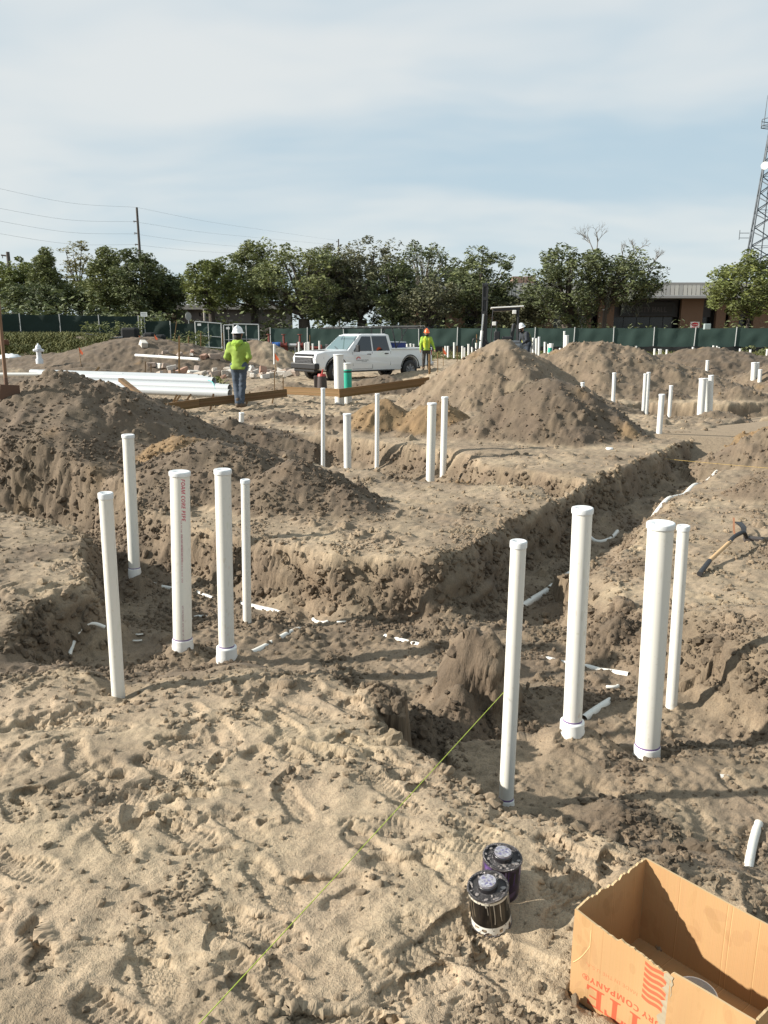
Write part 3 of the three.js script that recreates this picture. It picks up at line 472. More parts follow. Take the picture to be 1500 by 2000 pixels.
// cluster by the excavator and stubs scattered over the far pad
{
  const excav = [[1034.5, 692, 1035, 665, 0.05], [1041, 693, 1042, 660, 0.05], [1047, 695, 1048, 661, 0.045], [1052, 696, 1053, 658, 0.045]];
  excav.forEach(([bx, by, tx, ty, r], i) => standpipe(bx, by + 6, tx, ty, 30 + i * 0.3, r, ['short stout', 'leftmost tall', 'middle tall', 'rightmost tall'][i] + ' white pipe of the bunch beside the crouching worker', { far: true, group: 'white pipes beside the excavator' }));
  standpipe(1101.5, 697, 1102.5, 647, 33, 0.045, 'thin tall grey-white pipe of the far pair left of the right heap', { far: true });
  standpipe(1106.5, 697, 1107, 655, 32.6, 0.085, 'thick grey-white pipe of the far pair left of the right heap', { far: true });
  standpipe(1075, 690, 1077, 671, 33.5, 0.09, 'far white stub with a green sleeve, between excavator and right heap', { far: true, extra: (g, L, r) => part('green_sleeve', new THREE.CylinderGeometry(r * 1.08, r * 1.08, L * 0.5, 18, 1, true).translate(-r * 0.4, L * 0.32, 0.02), mat([0.02, 0.33, 0.25], 0.5), g) });
  const stubs = [[584, 684, 668, 44], [596, 684, 670, 44.5], [599, 682, 669, 45], [603, 684, 668, 44], [611, 682, 671, 45], [624, 680, 666, 47], [536, 700, 672, 40], [875, 688, 676, 46], [887, 689, 669, 45], [903, 690, 676, 44], [907, 692, 679, 44], [915, 694, 672, 42], [922, 690, 678, 44], [930, 688, 670, 45], [795, 680, 672, 47], [802, 681, 671, 47], [808, 681, 672, 47], [870, 684, 676, 48], [1094, 693, 680, 36], [1111, 692, 677, 38], [1123, 686, 674, 42], [1242, 686, 676, 45], [1278, 694, 681, 43], [1287, 693, 682, 43], [1290, 693, 682, 43], [1302, 690, 683, 44], [1353, 683, 678, 46], [1393, 680, 675, 48], [1400, 681, 676, 48], [1404, 682, 678, 48], [1445, 690, 681, 44], [1465, 697, 683, 42], [1498, 690, 682, 44], [960, 690, 680, 45], [1064, 690, 668, 40], [1071, 686, 672, 42], [1130, 690, 676, 41], [1134, 688, 680, 42]];
  stubs.sort((p, q) => p[0] - q[0]);
  const ones = ['first', 'second', 'third', 'fourth', 'fifth', 'sixth', 'seventh', 'eighth', 'ninth', 'tenth', 'eleventh', 'twelfth', 'thirteenth', 'fourteenth', 'fifteenth', 'sixteenth'], zone = (x) => x < 640 ? 'left of the truck' : x < 850 ? 'above the truck bed' : x < 1000 ? 'left of the excavator' : x < 1240 ? 'right of the excavator' : 'along the right fence', count = {};
  for (const [x, b, t, z] of stubs) standpipe(x, b, x + (x - 750) / 900, t, z, 0.057, ones[(count[zone(x)] = (count[zone(x)] ?? -1) + 1)] + ' from left of the small far white pipe stubs ' + zone(x), { far: true, group: 'far white pipe stubs near the green fence', name: 'pipe_stub' });
}
// pipes laid in the trench floors, partly covered: a bare strip shows
{
  const laid = [
    [[75, 1307], [140, 1284], [208, 1262], 0.022, 'thin buried white pipe showing at the left end of the pit'], [[300, 1139], [360, 1152], [415, 1167], 0.03, 'half-buried white pipe behind the red-printed pipe'], [[370, 1212], [402, 1206], [440, 1218], 0.028, 'half-buried white pipe between the two thick left pipes'],
    [[462, 1177], [505, 1187], [552, 1199], 0.034, 'half-buried white pipe beside the thin collarless pipe'], [[492, 1275], [530, 1256], [585, 1229], 0.034, 'half-buried white pipe running from the flared collar'], [[752, 1243], [785, 1252], [828, 1263], 0.032, 'half-buried white pipe in the centre of the pit'],
    [[1012, 1190], [1060, 1160], [1118, 1118], 0.05, 'wide half-buried white pipe along the right trench, nearer stretch'], [[1275, 1010], [1345, 968], [1424, 920], 0.05, 'wide half-buried white pipe along the right trench, farther stretch'], [[1058, 1284], [1120, 1299], [1228, 1318], 0.030, 'half-buried white pipe behind the muddy-collar pipe'],
    [[1140, 1404], [1165, 1386], [1192, 1369], 0.035, 'short half-buried white pipe end right of the muddy collar'], [[1405, 1518], [1440, 1522], [1475, 1528], 0.024, 'half-buried white pipe in the shade of the thickest pipe'], [[1182, 1657], [1200, 1663], [1224, 1671], 0.02, 'sliver of white pipe behind the clod bank near the box'],
    [[1325, 1707], [1370, 1722], [1420, 1740], 0.022, 'half-buried white pipe behind the cardboard box'], [[1482, 1608], [1470, 1650], [1461, 1702], 0.028, 'sandy white pipe running toward the box at the right edge'], [[1150, 1027], [1180, 1030], [1206, 1036], 0.035, 'white pipe crossing the mouth of the right trench'], [[612, 1209], [625, 1216], [640, 1214], 0.022, 'white pipe scrap left of the pit centre'],
  ];
  for (const [a, b, c, r, label] of laid) {
    const [p0, p1, p2] = [a, b, c].map(([x, y]) => { let p = atH(x, y, -0.38); for (let i = 0; i < 6; i++) p = atH(x, y, Math.min(ground(p.x, -p.z, false), x > 1000 && y < 1200 ? -0.33 : -0.05)); return p; });
    const cv = new THREE.QuadraticBezierCurve3(p0, p1.clone().multiplyScalar(2).sub(p0.clone().add(p2).multiplyScalar(0.5)), p2), pts = cv.getPoints(9); let m = 0; for (const p of pts) { p.y = ground(p.x, -p.z, false); m += p.y / pts.length; }
    for (const p of pts) p.y = Math.min(p.y, m + 0.05) - r * 0.02;
    single('buried_pipe', tube(pts, r * 0.62, 14, 40), pvcMats[1], label, 'pipe', 'pipes laid in the trench floors');
  }
  for (const [x, y, s, label] of [[1243, 1722 - 40, 0.02, 'small white plastic offcut lying behind the box'], [1190, 1343, 0.03, 'white plastic scrap in the pit right of centre'], [1435, 1735, 0.03, 'curled white plastic strip behind the box'], [268, 1252, 0.018, 'white plastic scrap left of the red-printed pipe'], [272, 1242, 0.015, 'smaller white plastic scrap left of the red-printed pipe'], [665, 1219, 0.022, 'white plastic scrap in the middle of the pit']]) {
    let p = atH(x, y, -0.3); for (let i = 0; i < 5; i++) p = atH(x, y, ground(p.x, -p.z, false));
    const g = new THREE.TorusGeometry(s * 1.6, s * 0.35, 6, 12, 2.2).rotateX(Math.PI / 2 - 0.3); single('plastic_scrap', g, pvcMats[2], label, 'plastic scrap', 'white plastic scraps in the pit', V(p.x, ground(p.x, -p.z) + s * 0.2, p.z));
  }
}

// ---------------------------------------------------------------- cans of pipe primer and cement
{
  const blackGloss = mat([0.018, 0.016, 0.018], 0.28, { clearcoat: 0.4, clearcoatRoughness: 0.3 }), lidMat = mat([0.16, 0.15, 0.15], 0.3, { metalness: 0.8, bumpMap: grain.bump, bumpScale: 0.004 }), capSilver = mat([0.62, 0.61, 0.62], 0.4, { metalness: 0.5, map: canvasTex(128, 128, (c) => { c.fillStyle = '#d9d7da'; c.fillRect(0, 0, 128, 128); const r = rng(3); for (let i = 0; i < 90; i++) { c.fillStyle = ['rgba(90,80,150,.35)', 'rgba(255,255,255,.5)', 'rgba(120,115,110,.4)'][i % 3]; c.beginPath(); c.arc(r() * 128, r() * 128, 2 + 9 * r(), 0, 7); c.fill(); } }) });
  const wrap = (fn) => canvasTex(1024, 512, fn);
  const drips = (c, w, h, r, cols, n) => { for (let i = 0; i < n; i++) { const x = r() * w, y = r() * 90, l = 60 + r() * 330; c.strokeStyle = cols[Math.floor(r() * cols.length)]; c.lineWidth = 2 + 9 * r(); c.lineCap = 'round'; c.beginPath(); c.moveTo(x, y); c.bezierCurveTo(x + 8 * (r() - 0.5), y + l * 0.3, x + 14 * (r() - 0.5), y + l * 0.7, x + 10 * (r() - 0.5), y + l); c.stroke(); } };
  const front = wrap((c, w, h) => { const r = rng(8); c.fillStyle = '#0f0c0b'; c.fillRect(0, 0, w, h); c.fillStyle = '#cfc8b8'; c.fillRect(0, 0, w, 52); c.fillStyle = '#b9a98a'; c.fillRect(0, 0, w, 22); c.fillStyle = '#d8d4ca'; c.fillRect(0, h - 118, w, 118); for (let i = 0; i < 70; i++) { c.fillStyle = ['#8c7c66', '#5c4c3e', '#e6e2d8', '#3a2e2a'][i % 4]; c.beginPath(); c.ellipse(r() * w, h - r() * 110, 4 + 22 * r(), 4 + 26 * r(), r(), 0, 7); c.fill(); } drips(c, w, h, r, ['#2a2322', '#6f6352', '#b9b0a0', '#1a1413'], 30); });
  const back = wrap((c, w, h) => { const r = rng(18); c.fillStyle = '#191220'; c.fillRect(0, 0, w, h); for (let i = 0; i < 80; i++) { c.fillStyle = ['rgba(74,42,120,.55)', 'rgba(40,22,60,.7)', 'rgba(20,14,22,.7)', 'rgba(150,120,170,.25)'][i % 4]; c.beginPath(); c.ellipse(r() * w, r() * h, 8 + 50 * r(), 10 + 70 * r(), r() * 3, 0, 7); c.fill(); } drips(c, w, h, r, ['#2b1a3d', '#4b2f77', '#0d090f', '#8b78a0'], 50); });
  const can = (label, px, py, tilt, turn, skin) => {
    let p = atH(px, py, 0); for (let i = 0; i < 5; i++) p = atH(px, py, ground(p.x, -p.z, false));
    const g = thing('solvent_can', label, 'can', V(p.x, ground(p.x, -p.z, false) - 0.006, p.z)); g.rotation.set(tilt[0], turn, tilt[1]); const R = 0.0565, h = 0.125;
    part('can_body', [new THREE.CylinderGeometry(R, R, h - 0.008, 40, 1, true).translate(0, h / 2, 0)], mat([1, 1, 1], 0.35, { map: skin, clearcoat: 0.3 }), g);
    part('rim', [lathe([[R - 0.005, h - 0.008], [R - 0.004, h - 0.001], [R + 0.001, h + 0.001], [R + 0.0025, h - 0.003], [R + 0.001, h - 0.007]], 40), lathe([[R, 0.006], [R + 0.002, 0.003], [R + 0.001, 0], [0, 0.002]], 40)], lidMat, g);
    const lid = part('lid', [lathe([[0, h - 0.004], [R * 0.55, h - 0.004], [R * 0.8, h - 0.006], [R - 0.004, h - 0.008]], 40)], lidMat, g);
    part('screw_collar', [lathe([[0.028, h - 0.005], [0.028, h + 0.007], [0.026, h + 0.012], [0.0, h + 0.012]], 32)], blackGloss, lid);
    const disc = new THREE.CylinderGeometry(0.024, 0.025, 0.006, 32).translate(0, h + 0.0145, 0); part('dauber_cap', disc, capSilver, lid);
    const r = rng(px), blobs = []; for (let i = 0; i < 22; i++) { const a = r() * 6.3, q = R * (0.6 + 0.4 * r()); blobs.push(new THREE.SphereGeometry(1, 8, 6).scale(0.002 + 0.006 * r(), 0.0016, 0.002 + 0.005 * r()).translate(Math.cos(a) * q, h - 0.005 + 0.002 * r(), Math.sin(a) * q)); }
    part('dried_glue', blobs, mat([0.22, 0.19, 0.17], 0.25, { clearcoat: 0.6 }), lid);
  };
  can('black can with a white bottom band and silver cap, the nearer of two', 960, 1795, [0.04, 0.13], 0.3, front);
  can('purple-stained dark can standing behind the white-banded can', 975, 1738, [-0.05, 0.10], 2.0, back);
}

// ---------------------------------------------------------------- torn cardboard box
{
  const A = [0.472, 1.62], B = [0.700, 1.79], C = [0.772, 1.307], D = [1.0, 1.477], y0 = -0.035, hgt = 0.255;
  const g = thing('cardboard_box', 'open torn cardboard box with faded red print and flag at bottom right', 'box', V(A[0], y0, -A[1]));
  const cardboard = (seed, extra) => canvasTex(1024, 512, (c, w, h) => {
    const r = rng(seed); c.fillStyle = '#b08b60'; c.fillRect(0, 0, w, h);
    for (let x = 0; x < w; x += 9) { c.fillStyle = `rgba(${90 + 60 * r()},${60 + 40 * r()},30,${0.03 + 0.05 * r()})`; c.fillRect(x, 0, 3 + 3 * r(), h); }
    for (let i = 0; i < 2600; i++) { c.fillStyle = `rgba(${r() < 0.5 ? '80,50,20' : '230,190,130'},${0.05 * r()})`; c.fillRect(r() * w, r() * h, 2 + 14 * r(), 1 + 2 * r()); }
    for (let i = 0; i < 26; i++) { c.fillStyle = `rgba(95,62,30,${0.03 + 0.05 * r()})`; c.beginPath(); c.ellipse(r() * w, r() * h, 20 + 60 * r(), 12 + 40 * r(), r() * 3, 0, 7); c.fill(); }
    if (extra) extra(c, w, h, r);
  });
  const plain = mat([1, 1, 1], 0.85, { map: cardboard(1) }), inner = mat([1, 1, 1], 0.88, { map: cardboard(2, (c, w, h, r) => { for (const x of [230, 520, 548, 700, 850]) { c.fillStyle = 'rgba(110,72,34,.35)'; c.fillRect(x, 0, 3, h); c.fillStyle = 'rgba(235,195,135,.3)'; c.fillRect(x + 4, 0, 4, h); } }) });
  const print = mat([1, 1, 1], 0.85, { map: cardboard(3, (c, w, h, r) => {
    c.save(); c.translate(w, h); c.rotate(Math.PI); c.fillStyle = 'rgba(178,62,36,.72)';         // the box stands on its head
    const put = (t, font, x, y, k) => { c.save(); c.translate(x, y); c.scale(k, 1); c.font = font; c.textAlign = 'right'; c.fillText(t, 0, 0); c.restore(); };
    put('CHARLOTTE', 'bold 158px serif', w - 165, 140, 1.85); put('AND FOUNDRY COMPANY\u00ae', 'bold 46px sans-serif', w - 120, 192, 2.1);
    c.fillStyle = 'rgba(178,62,36,.36)'; put('MADE IN THE U.S.A.', '28px sans-serif', w - 150, 262, 2.0);
    c.restore();
    c.fillStyle = 'rgba(178,62,36,.62)'; c.save(); c.translate(690, 50); c.rotate(0.04); for (let i = 0; i < 7; i++) { c.beginPath(); for (let k = 0; k <= 20; k++) c.lineTo(k * 17, i * 31 + 6 * Math.sin(k * 0.5)); for (let k = 20; k >= 0; k--) c.lineTo(k * 17, i * 31 + 19 + 6 * Math.sin(k * 0.5)); c.fill(); } c.restore();
    c.strokeStyle = 'rgba(236,196,140,.9)'; c.lineWidth = 4; c.beginPath(); c.moveTo(176, 60); c.lineTo(178, 150); c.bezierCurveTo(140, 200, 100, 250, 22, 300); c.stroke(); c.strokeStyle = 'rgba(90,56,26,.7)'; c.lineWidth = 2; c.beginPath(); c.moveTo(180, 60); c.lineTo(182, 152); c.bezierCurveTo(145, 204, 104, 254, 26, 304); c.stroke();
    for (const x of [186, 292]) { c.fillStyle = 'rgba(105,68,32,.4)'; c.fillRect(x, 0, 2.5, h); }
  }) });
  const edgeMat = mat([0.36, 0.24, 0.12], 0.9), flute = mat([0.46, 0.33, 0.18], 0.9);
  // a wall from p to q (plan), outline of its top edge as [u, height] steps; corrugated rim
  const wall = (name, p, q, top, m, t = 0.005, outward = 0, seed = 1, lift = 0) => {
    const a = V(p[0] - A[0], 0, -(p[1] - A[1])), b = V(q[0] - A[0], 0, -(q[1] - A[1])), L = a.distanceTo(b), dir = b.clone().sub(a).normalize(), nrm = V(-dir.z, 0, dir.x).multiplyScalar(-1), r = rng(seed);
    const pts = []; for (let i = 0; i < top.length; i++) pts.push(top[i]);
    const N = 60, ys = []; for (let i = 0; i <= N; i++) { const u = i / N; let k = 0; while (k < pts.length - 2 && pts[k + 1][0] < u) k++; const [u0, h0, j0] = pts[k], [u1, h1] = pts[k + 1]; ys.push(lerp(h0, h1, clamp((u - u0) / (u1 - u0))) + (j0 || 0) * (0.8 * n2(u * 13 + seed * 7, seed) + 0.5 * n2(u * 31 + seed * 3, seed + 5) + 0.18 * (r() - 0.5))); }
    const v = [], uvs = [], rim = [];
    const P = (u, y, s) => a.clone().addScaledVector(dir, u * L).addScaledVector(nrm, outward + s * t / 2 + 0.004 * Math.sin(u * 7 + seed) * Math.sin(y / hgt * 3)).setY(y + lift);
    const quad = (arr, p0, p1, p2, p3, uva) => { for (const q of [p0, p1, p2, p0, p2, p3]) arr.push(q.x, q.y, q.z); if (uva) for (const i of [0, 1, 2, 0, 2, 3]) uvs.push(uva[i][0], uva[i][1]); };
    for (let i = 0; i < N; i++) { const u0 = i / N, u1 = (i + 1) / N; for (let j = 0; j < 8; j++) { const f0 = j / 8, f1 = (j + 1) / 8, y00 = ys[i] * f0, y01 = ys[i] * f1, y10 = ys[i + 1] * f0, y11 = ys[i + 1] * f1;
      const uva = [[u0, y00 / hgt], [u1, y10 / hgt], [u1, y11 / hgt], [u0, y01 / hgt]];
      for (const s of [-1, 1]) quad(v, P(u0, y00, s), P(u1, y10, s), P(u1, y11, s), P(u0, y01, s), uva); }
      quad(rim, P(u0, ys[i], -1), P(u1, ys[i + 1], -1), P(u1, ys[i + 1], 1), P(u0, ys[i], 1)); }
    for (const u of [0, 1]) quad(rim, P(u, 0, -1), P(u, 0, 1), P(u, ys[u * N], 1), P(u, ys[u * N], -1));
    const geo = new THREE.BufferGeometry(); geo.setAttribute('position', new THREE.Float32BufferAttribute(v, 3)); geo.setAttribute('uv', new THREE.Float32BufferAttribute(uvs, 2)); geo.computeVertexNormals();
    const o = part(name, geo, m, g), rg = new THREE.BufferGeometry(); rg.setAttribute('position', new THREE.Float32BufferAttribute(rim, 3)); rg.computeVertexNormals(); part('torn_edge', rg, flute, o); return o;
  };
  const mixp = (p, q, t) => [lerp(p[0], q[0], t), lerp(p[1], q[1], t)];
  wall('printed_side', A, mixp(A, C, 0.64), [[0, hgt], [0.2, hgt * 0.965, 0.004], [0.42, hgt * 0.93, 0.006], [0.45, hgt * 0.965, 0.006], [0.7, hgt * 0.93, 0.012], [0.9, hgt * 0.905, 0.014], [1, hgt * 0.93]], print, 0.005, 0, 4);
  wall('plain_side', mixp(A, C, 0.58), C, [[0, hgt * 0.955, 0.006], [0.04, hgt * 0.985], [1, hgt * 1.0]], plain, 0.005, -0.0075, 5);
  wall('short_side', A, B, [[0, hgt * 0.985, 0.003], [0.15, hgt * 1.02, 0.010], [0.5, hgt * 1.0, 0.010], [0.75, hgt * 1.035, 0.006], [1, hgt * 1.045]], inner, 0.005, 0, 6);
  wall('long_side', B, D, [[0, hgt * 1.045], [1, hgt * 1.0]], inner, 0.005, 0, 7);
  wall('short_side', C, D, [[0, hgt, 0.003], [1, hgt]], plain, 0.005, 0, 8);
  { const v = [A, C, D, B].map(p => [p[0] - A[0], 0.012, -(p[1] - A[1])]); part('box_floor', hexa([v[0], v[1], v[2], v[3], ...v.map(p => [p[0], 0.018, p[2]])]), inner, g); }
  // the folded-out flap edge: ragged grey liner strip where the printed layer is torn
  { const r = rng(31), s = [], T = mixp(A, C, 0.58), dir = V(C[0] - A[0], 0, -(C[1] - A[1])).normalize(), nrm = V(-dir.z, 0, dir.x).multiplyScalar(-1); let prev = null;
    for (let i = 0; i <= 26; i++) { const f = i / 26, w0 = -0.010 - 0.030 * f * f + 0.014 * (r() - 0.5), w1 = 0.006 + 0.006 * (r() - 0.5), y = hgt * (0.95 - 0.95 * f); const base = V(T[0] - A[0], y, -(T[1] - A[1])); const q = [base.clone().addScaledVector(dir, w0).addScaledVector(nrm, -0.0065 - 0.003 * r()), base.clone().addScaledVector(dir, w1).addScaledVector(nrm, -0.013)]; if (prev) for (const t of [prev[0], prev[1], q[1], prev[0], q[1], q[0]]) s.push(t.x, t.y, t.z); prev = q; }
    const geo = new THREE.BufferGeometry(); geo.setAttribute('position', new THREE.Float32BufferAttribute(s, 3)); geo.computeVertexNormals(); part('peeled_liner', geo, mat([0.30, 0.25, 0.17], 0.9), g); }
  const inMid = mixp(mixp(A, D, 0.5), C, 0.1);
  single('pipe_fitting', lathe([[0.044, 0], [0.052, 0], [0.052, 0.105], [0.050, 0.11], [0.045, 0.11], [0.044, 0.0]], 28), couplingMat, 'white pipe coupling standing inside the cardboard box', 'fitting', null, V(0.755, y0 - 0.03, -1.545));
}

// ---------------------------------------------------------------- mattock, shovel, string lines
{
  const base = atH(1369, 1118, -0.02), y = ground(base.x, -base.z, false);
  const p = (px, py, up) => { const q = atH(px, py, y + up); return q.sub(V(base.x, y, base.z)); };
  const g = thing('hand_mattock', 'wooden-handled hand mattock with black grip lying on right sand bank', 'tool', V(base.x, y, base.z));
  const h0 = p(1385, 1096, 0.05), h1 = p(1426, 1058, 0.13), e0 = p(1366, 1121, 0.03);
  part('handle', rod(h0, h1, 0.0165, 0.015, 14), mat([0.50, 0.33, 0.17], 0.6), g);
  part('grip', [rod(e0, h0.clone().lerp(h1, 0.02), 0.0195, 0.018, 14)], bandBlack, g);
  const steel = mat([0.03, 0.03, 0.032], 0.5, { metalness: 0.4 });
  part('socket', tube([h1.clone().lerp(h0, 0.06), p(1432, 1050, 0.14), p(1443, 1043, 0.15), p(1453, 1040, 0.15), p(1458, 1050, 0.10)], 0.017, 10, 20), steel, g);
  const blade = (a, b, c, w) => { const pts = new THREE.CatmullRomCurve3([a, b, c]).getPoints(10), s = []; for (let i = 0; i < 10; i++) s.push(bar(pts[i], pts[i + 1].clone().lerp(pts[i], -0.05), w * (0.6 + 0.05 * i), 0.008)); return s; };
  part('blade', blade(p(1453, 1040, 0.15), p(1452, 1030, 0.17), p(1442, 1020, 0.17), 0.055), steel, g);
  part('pick', blade(p(1453, 1040, 0.15), p(1440, 1045, 0.13), p(1433, 1012, 0.14), 0.016), mat([0.3, 0.13, 0.06], 0.7), g);
  const s0 = atH(1452, 1060, y), t0 = atH(1535, 1066, y);
  tag(part('dark_board', [bar(V(s0.x, y + 0.035, s0.z), V(t0.x, y + 0.03, t0.z), 0.09, 0.04)], mat([0.06, 0.05, 0.045], 0.8), scene), 'dark board lying beside the mattock at the right edge', 'board');
}
{
  const f = atZ(14, 772, 9.15), top = atZ(-6, 560, 9.2);
  const g = thing('shovel', 'rusty shovel stuck in the left spoil heap at the left edge', 'shovel', V(f.x, f.y, f.z)); const up = top.clone().sub(f).normalize();
  part('shaft', rod(up.clone().multiplyScalar(0.16), up.clone().multiplyScalar(1.35), 0.021, 0.019, 12), mat([0.20, 0.11, 0.06], 0.7), g);
  const sh = new THREE.Shape([[-0.10, 0.14], [0.10, 0.14], [0.115, 0], [0.09, -0.12], [0, -0.2], [-0.09, -0.12], [-0.115, 0]].map(([a, b]) => new THREE.Vector2(a, b)));
  const bg = new THREE.ExtrudeGeometry(sh, { depth: 0.006, bevelEnabled: true, bevelSize: 0.003, bevelThickness: 0.003, bevelSegments: 1 }); bg.rotateY(0.6).rotateZ(-0.1).translate(0.03, -0.02, 0);
  part('blade', [bg, rod(up.clone().multiplyScalar(0.02), up.clone().multiplyScalar(0.2), 0.028, 0.022, 10)], mat([0.15, 0.085, 0.055], 0.75, { metalness: 0.3 }), g);
}
{
  const line = (name, pts, r, m, label) => single(name, tube(pts, r, 6, 40), m, label, 'string line');
  line('string_line', [V(-0.66, 0.085, -1.0), V(-0.1, 0.135, -1.9), atZ(984, 1352, 2.835)], 0.0013, mat([0.37, 0.45, 0.06], 0.6), 'bright green string line stretched across the foreground sand to a pipe');
  const a = atZ(1187, 884, 11.0), b = atZ(1520, 916, 9.6); line('string_line', [a, a.clone().lerp(b, 0.5).add(V(0, -0.01, 0)), b], 0.0022, mat([0.50, 0.34, 0.10], 0.6), 'orange string line over the right trench');
  const c = atZ(560, 842, 12.9), d = atZ(870, 858, 12.1); line('string_line', [c, c.clone().lerp(d, 0.5).add(V(0, -0.01, 0)), d], 0.0022, mat([0.42, 0.12, 0.07], 0.6), 'red string line behind the thin pipes of the middle trench');
  single('clean_out_cap', lathe([[0, 0.03], [0.045, 0.03], [0.05, 0.02], [0.05, -0.05]], 20), capMat, 'small white round cap on the terrace by the orange string', 'cap', null, (() => { const p = atH(1190, 880, 0.0); p.y = ground(p.x, -p.z, false); return p; })());
  tag(part('string_flag', [box(0.04, 0.05, 0.002)], mat([0.65, 0.2, 0.03], 0.7), scene), 'orange ribbon hanging on the string over the right trench', 'flag').position.copy(a.clone().lerp(b, 0.22).add(V(0, -0.03, 0)));
}

// ---------------------------------------------------------------- figures: smooth surfaces round a skeleton
function surfaceNet(f, lo, hi, cell) {
  const nx = Math.ceil((hi.x - lo.x) / cell) + 1, ny = Math.ceil((hi.y - lo.y) / cell) + 1, nz = Math.ceil((hi.z - lo.z) / cell) + 1, F = new Float32Array(nx * ny * nz);
  for (let k = 0, o = 0; k < nz; k++) for (let j = 0; j < ny; j++) for (let i = 0; i < nx; i++, o++) F[o] = f(lo.x + i * cell, lo.y + j * cell, lo.z + k * cell);
  const id = new Int32Array(nx * ny * nz).fill(-1), pos = [], idx = [], at3 = (i, j, k) => (k * ny + j) * nx + i;
  for (let k = 0; k < nz - 1; k++) for (let j = 0; j < ny - 1; j++) for (let i = 0; i < nx - 1; i++) {
    let n = 0, x = 0, y = 0, z = 0; const c = []; for (let q = 0; q < 8; q++) c.push(F[at3(i + (q & 1), j + (q >> 1 & 1), k + (q >> 2))]);
    if (c.every(v => v > 0) || c.every(v => v <= 0)) continue;
    for (const [a, b] of [[0, 1], [2, 3], [4, 5], [6, 7], [0, 2], [1, 3], [4, 6], [5, 7], [0, 4], [1, 5], [2, 6], [3, 7]]) if ((c[a] > 0) !== (c[b] > 0)) { const t = c[a] / (c[a] - c[b]); x += lerp(a & 1, b & 1, t); y += lerp(a >> 1 & 1, b >> 1 & 1, t); z += lerp(a >> 2, b >> 2, t); n++; }
    id[at3(i, j, k)] = pos.length / 3; pos.push(lo.x + (i + x / n) * cell, lo.y + (j + y / n) * cell, lo.z + (k + z / n) * cell);
  }
  for (let k = 1; k < nz - 1; k++) for (let j = 1; j < ny - 1; j++) for (let i = 1; i < nx - 1; i++) {
    const a = F[at3(i, j, k)] > 0;
    const quad = (p, q, r, s, flip) => { if (p < 0 || q < 0 || r < 0 || s < 0) return; flip ? idx.push(p, r, q, p, s, r) : idx.push(p, q, r, p, r, s); };
    if (a !== F[at3(i + 1, j, k)] > 0) quad(id[at3(i, j - 1, k - 1)], id[at3(i, j, k - 1)], id[at3(i, j, k)], id[at3(i, j - 1, k)], a);
    if (a !== F[at3(i, j + 1, k)] > 0) quad(id[at3(i - 1, j, k - 1)], id[at3(i - 1, j, k)], id[at3(i, j, k)], id[at3(i, j, k - 1)], a);
    if (a !== F[at3(i, j, k + 1)] > 0) quad(id[at3(i - 1, j - 1, k)], id[at3(i, j - 1, k)], id[at3(i, j, k)], id[at3(i - 1, j, k)], a);
  }
  const g = new THREE.BufferGeometry(); g.setAttribute('position', new THREE.Float32BufferAttribute(pos, 3)); g.setIndex(idx); g.computeVertexNormals(); return g;
}
// bones: [ax, ay, az, ra, bx, by, bz, rb, squash in depth]
function skin(bones, cell, k = 0.03, extra) {
  const lo = V(9, 9, 9), hi = V(-9, -9, -9); for (const b of bones) { for (const [q, r] of [[0, b[3]], [4, b[7]]]) { lo.min(V(b[q] - r, b[q + 1] - r, b[q + 2] - r)); hi.max(V(b[q] + r, b[q + 1] + r, b[q + 2] + r)); } } lo.subScalar(cell * 3 + 0.02); hi.addScalar(cell * 3 + 0.02);
  const f = (x, y, z) => {
    let d = 9; for (const b of bones) { const ex = b[4] - b[0], ey = b[5] - b[1], ez = b[6] - b[2], px = x - b[0], py = y - b[1], pz = z - b[2], t = clamp((px * ex + py * ey + pz * ez) / (ex * ex + ey * ey + ez * ez + 1e-9)), s = b[8] || 1; const q = Math.hypot(px - ex * t, py - ey * t, (pz - ez * t) * s) - lerp(b[3], b[7], t); d = smin(d, q, k); }
    return extra ? extra(d, x, y, z) : d;
  };
  return surfaceNet(f, lo, hi, cell);
}
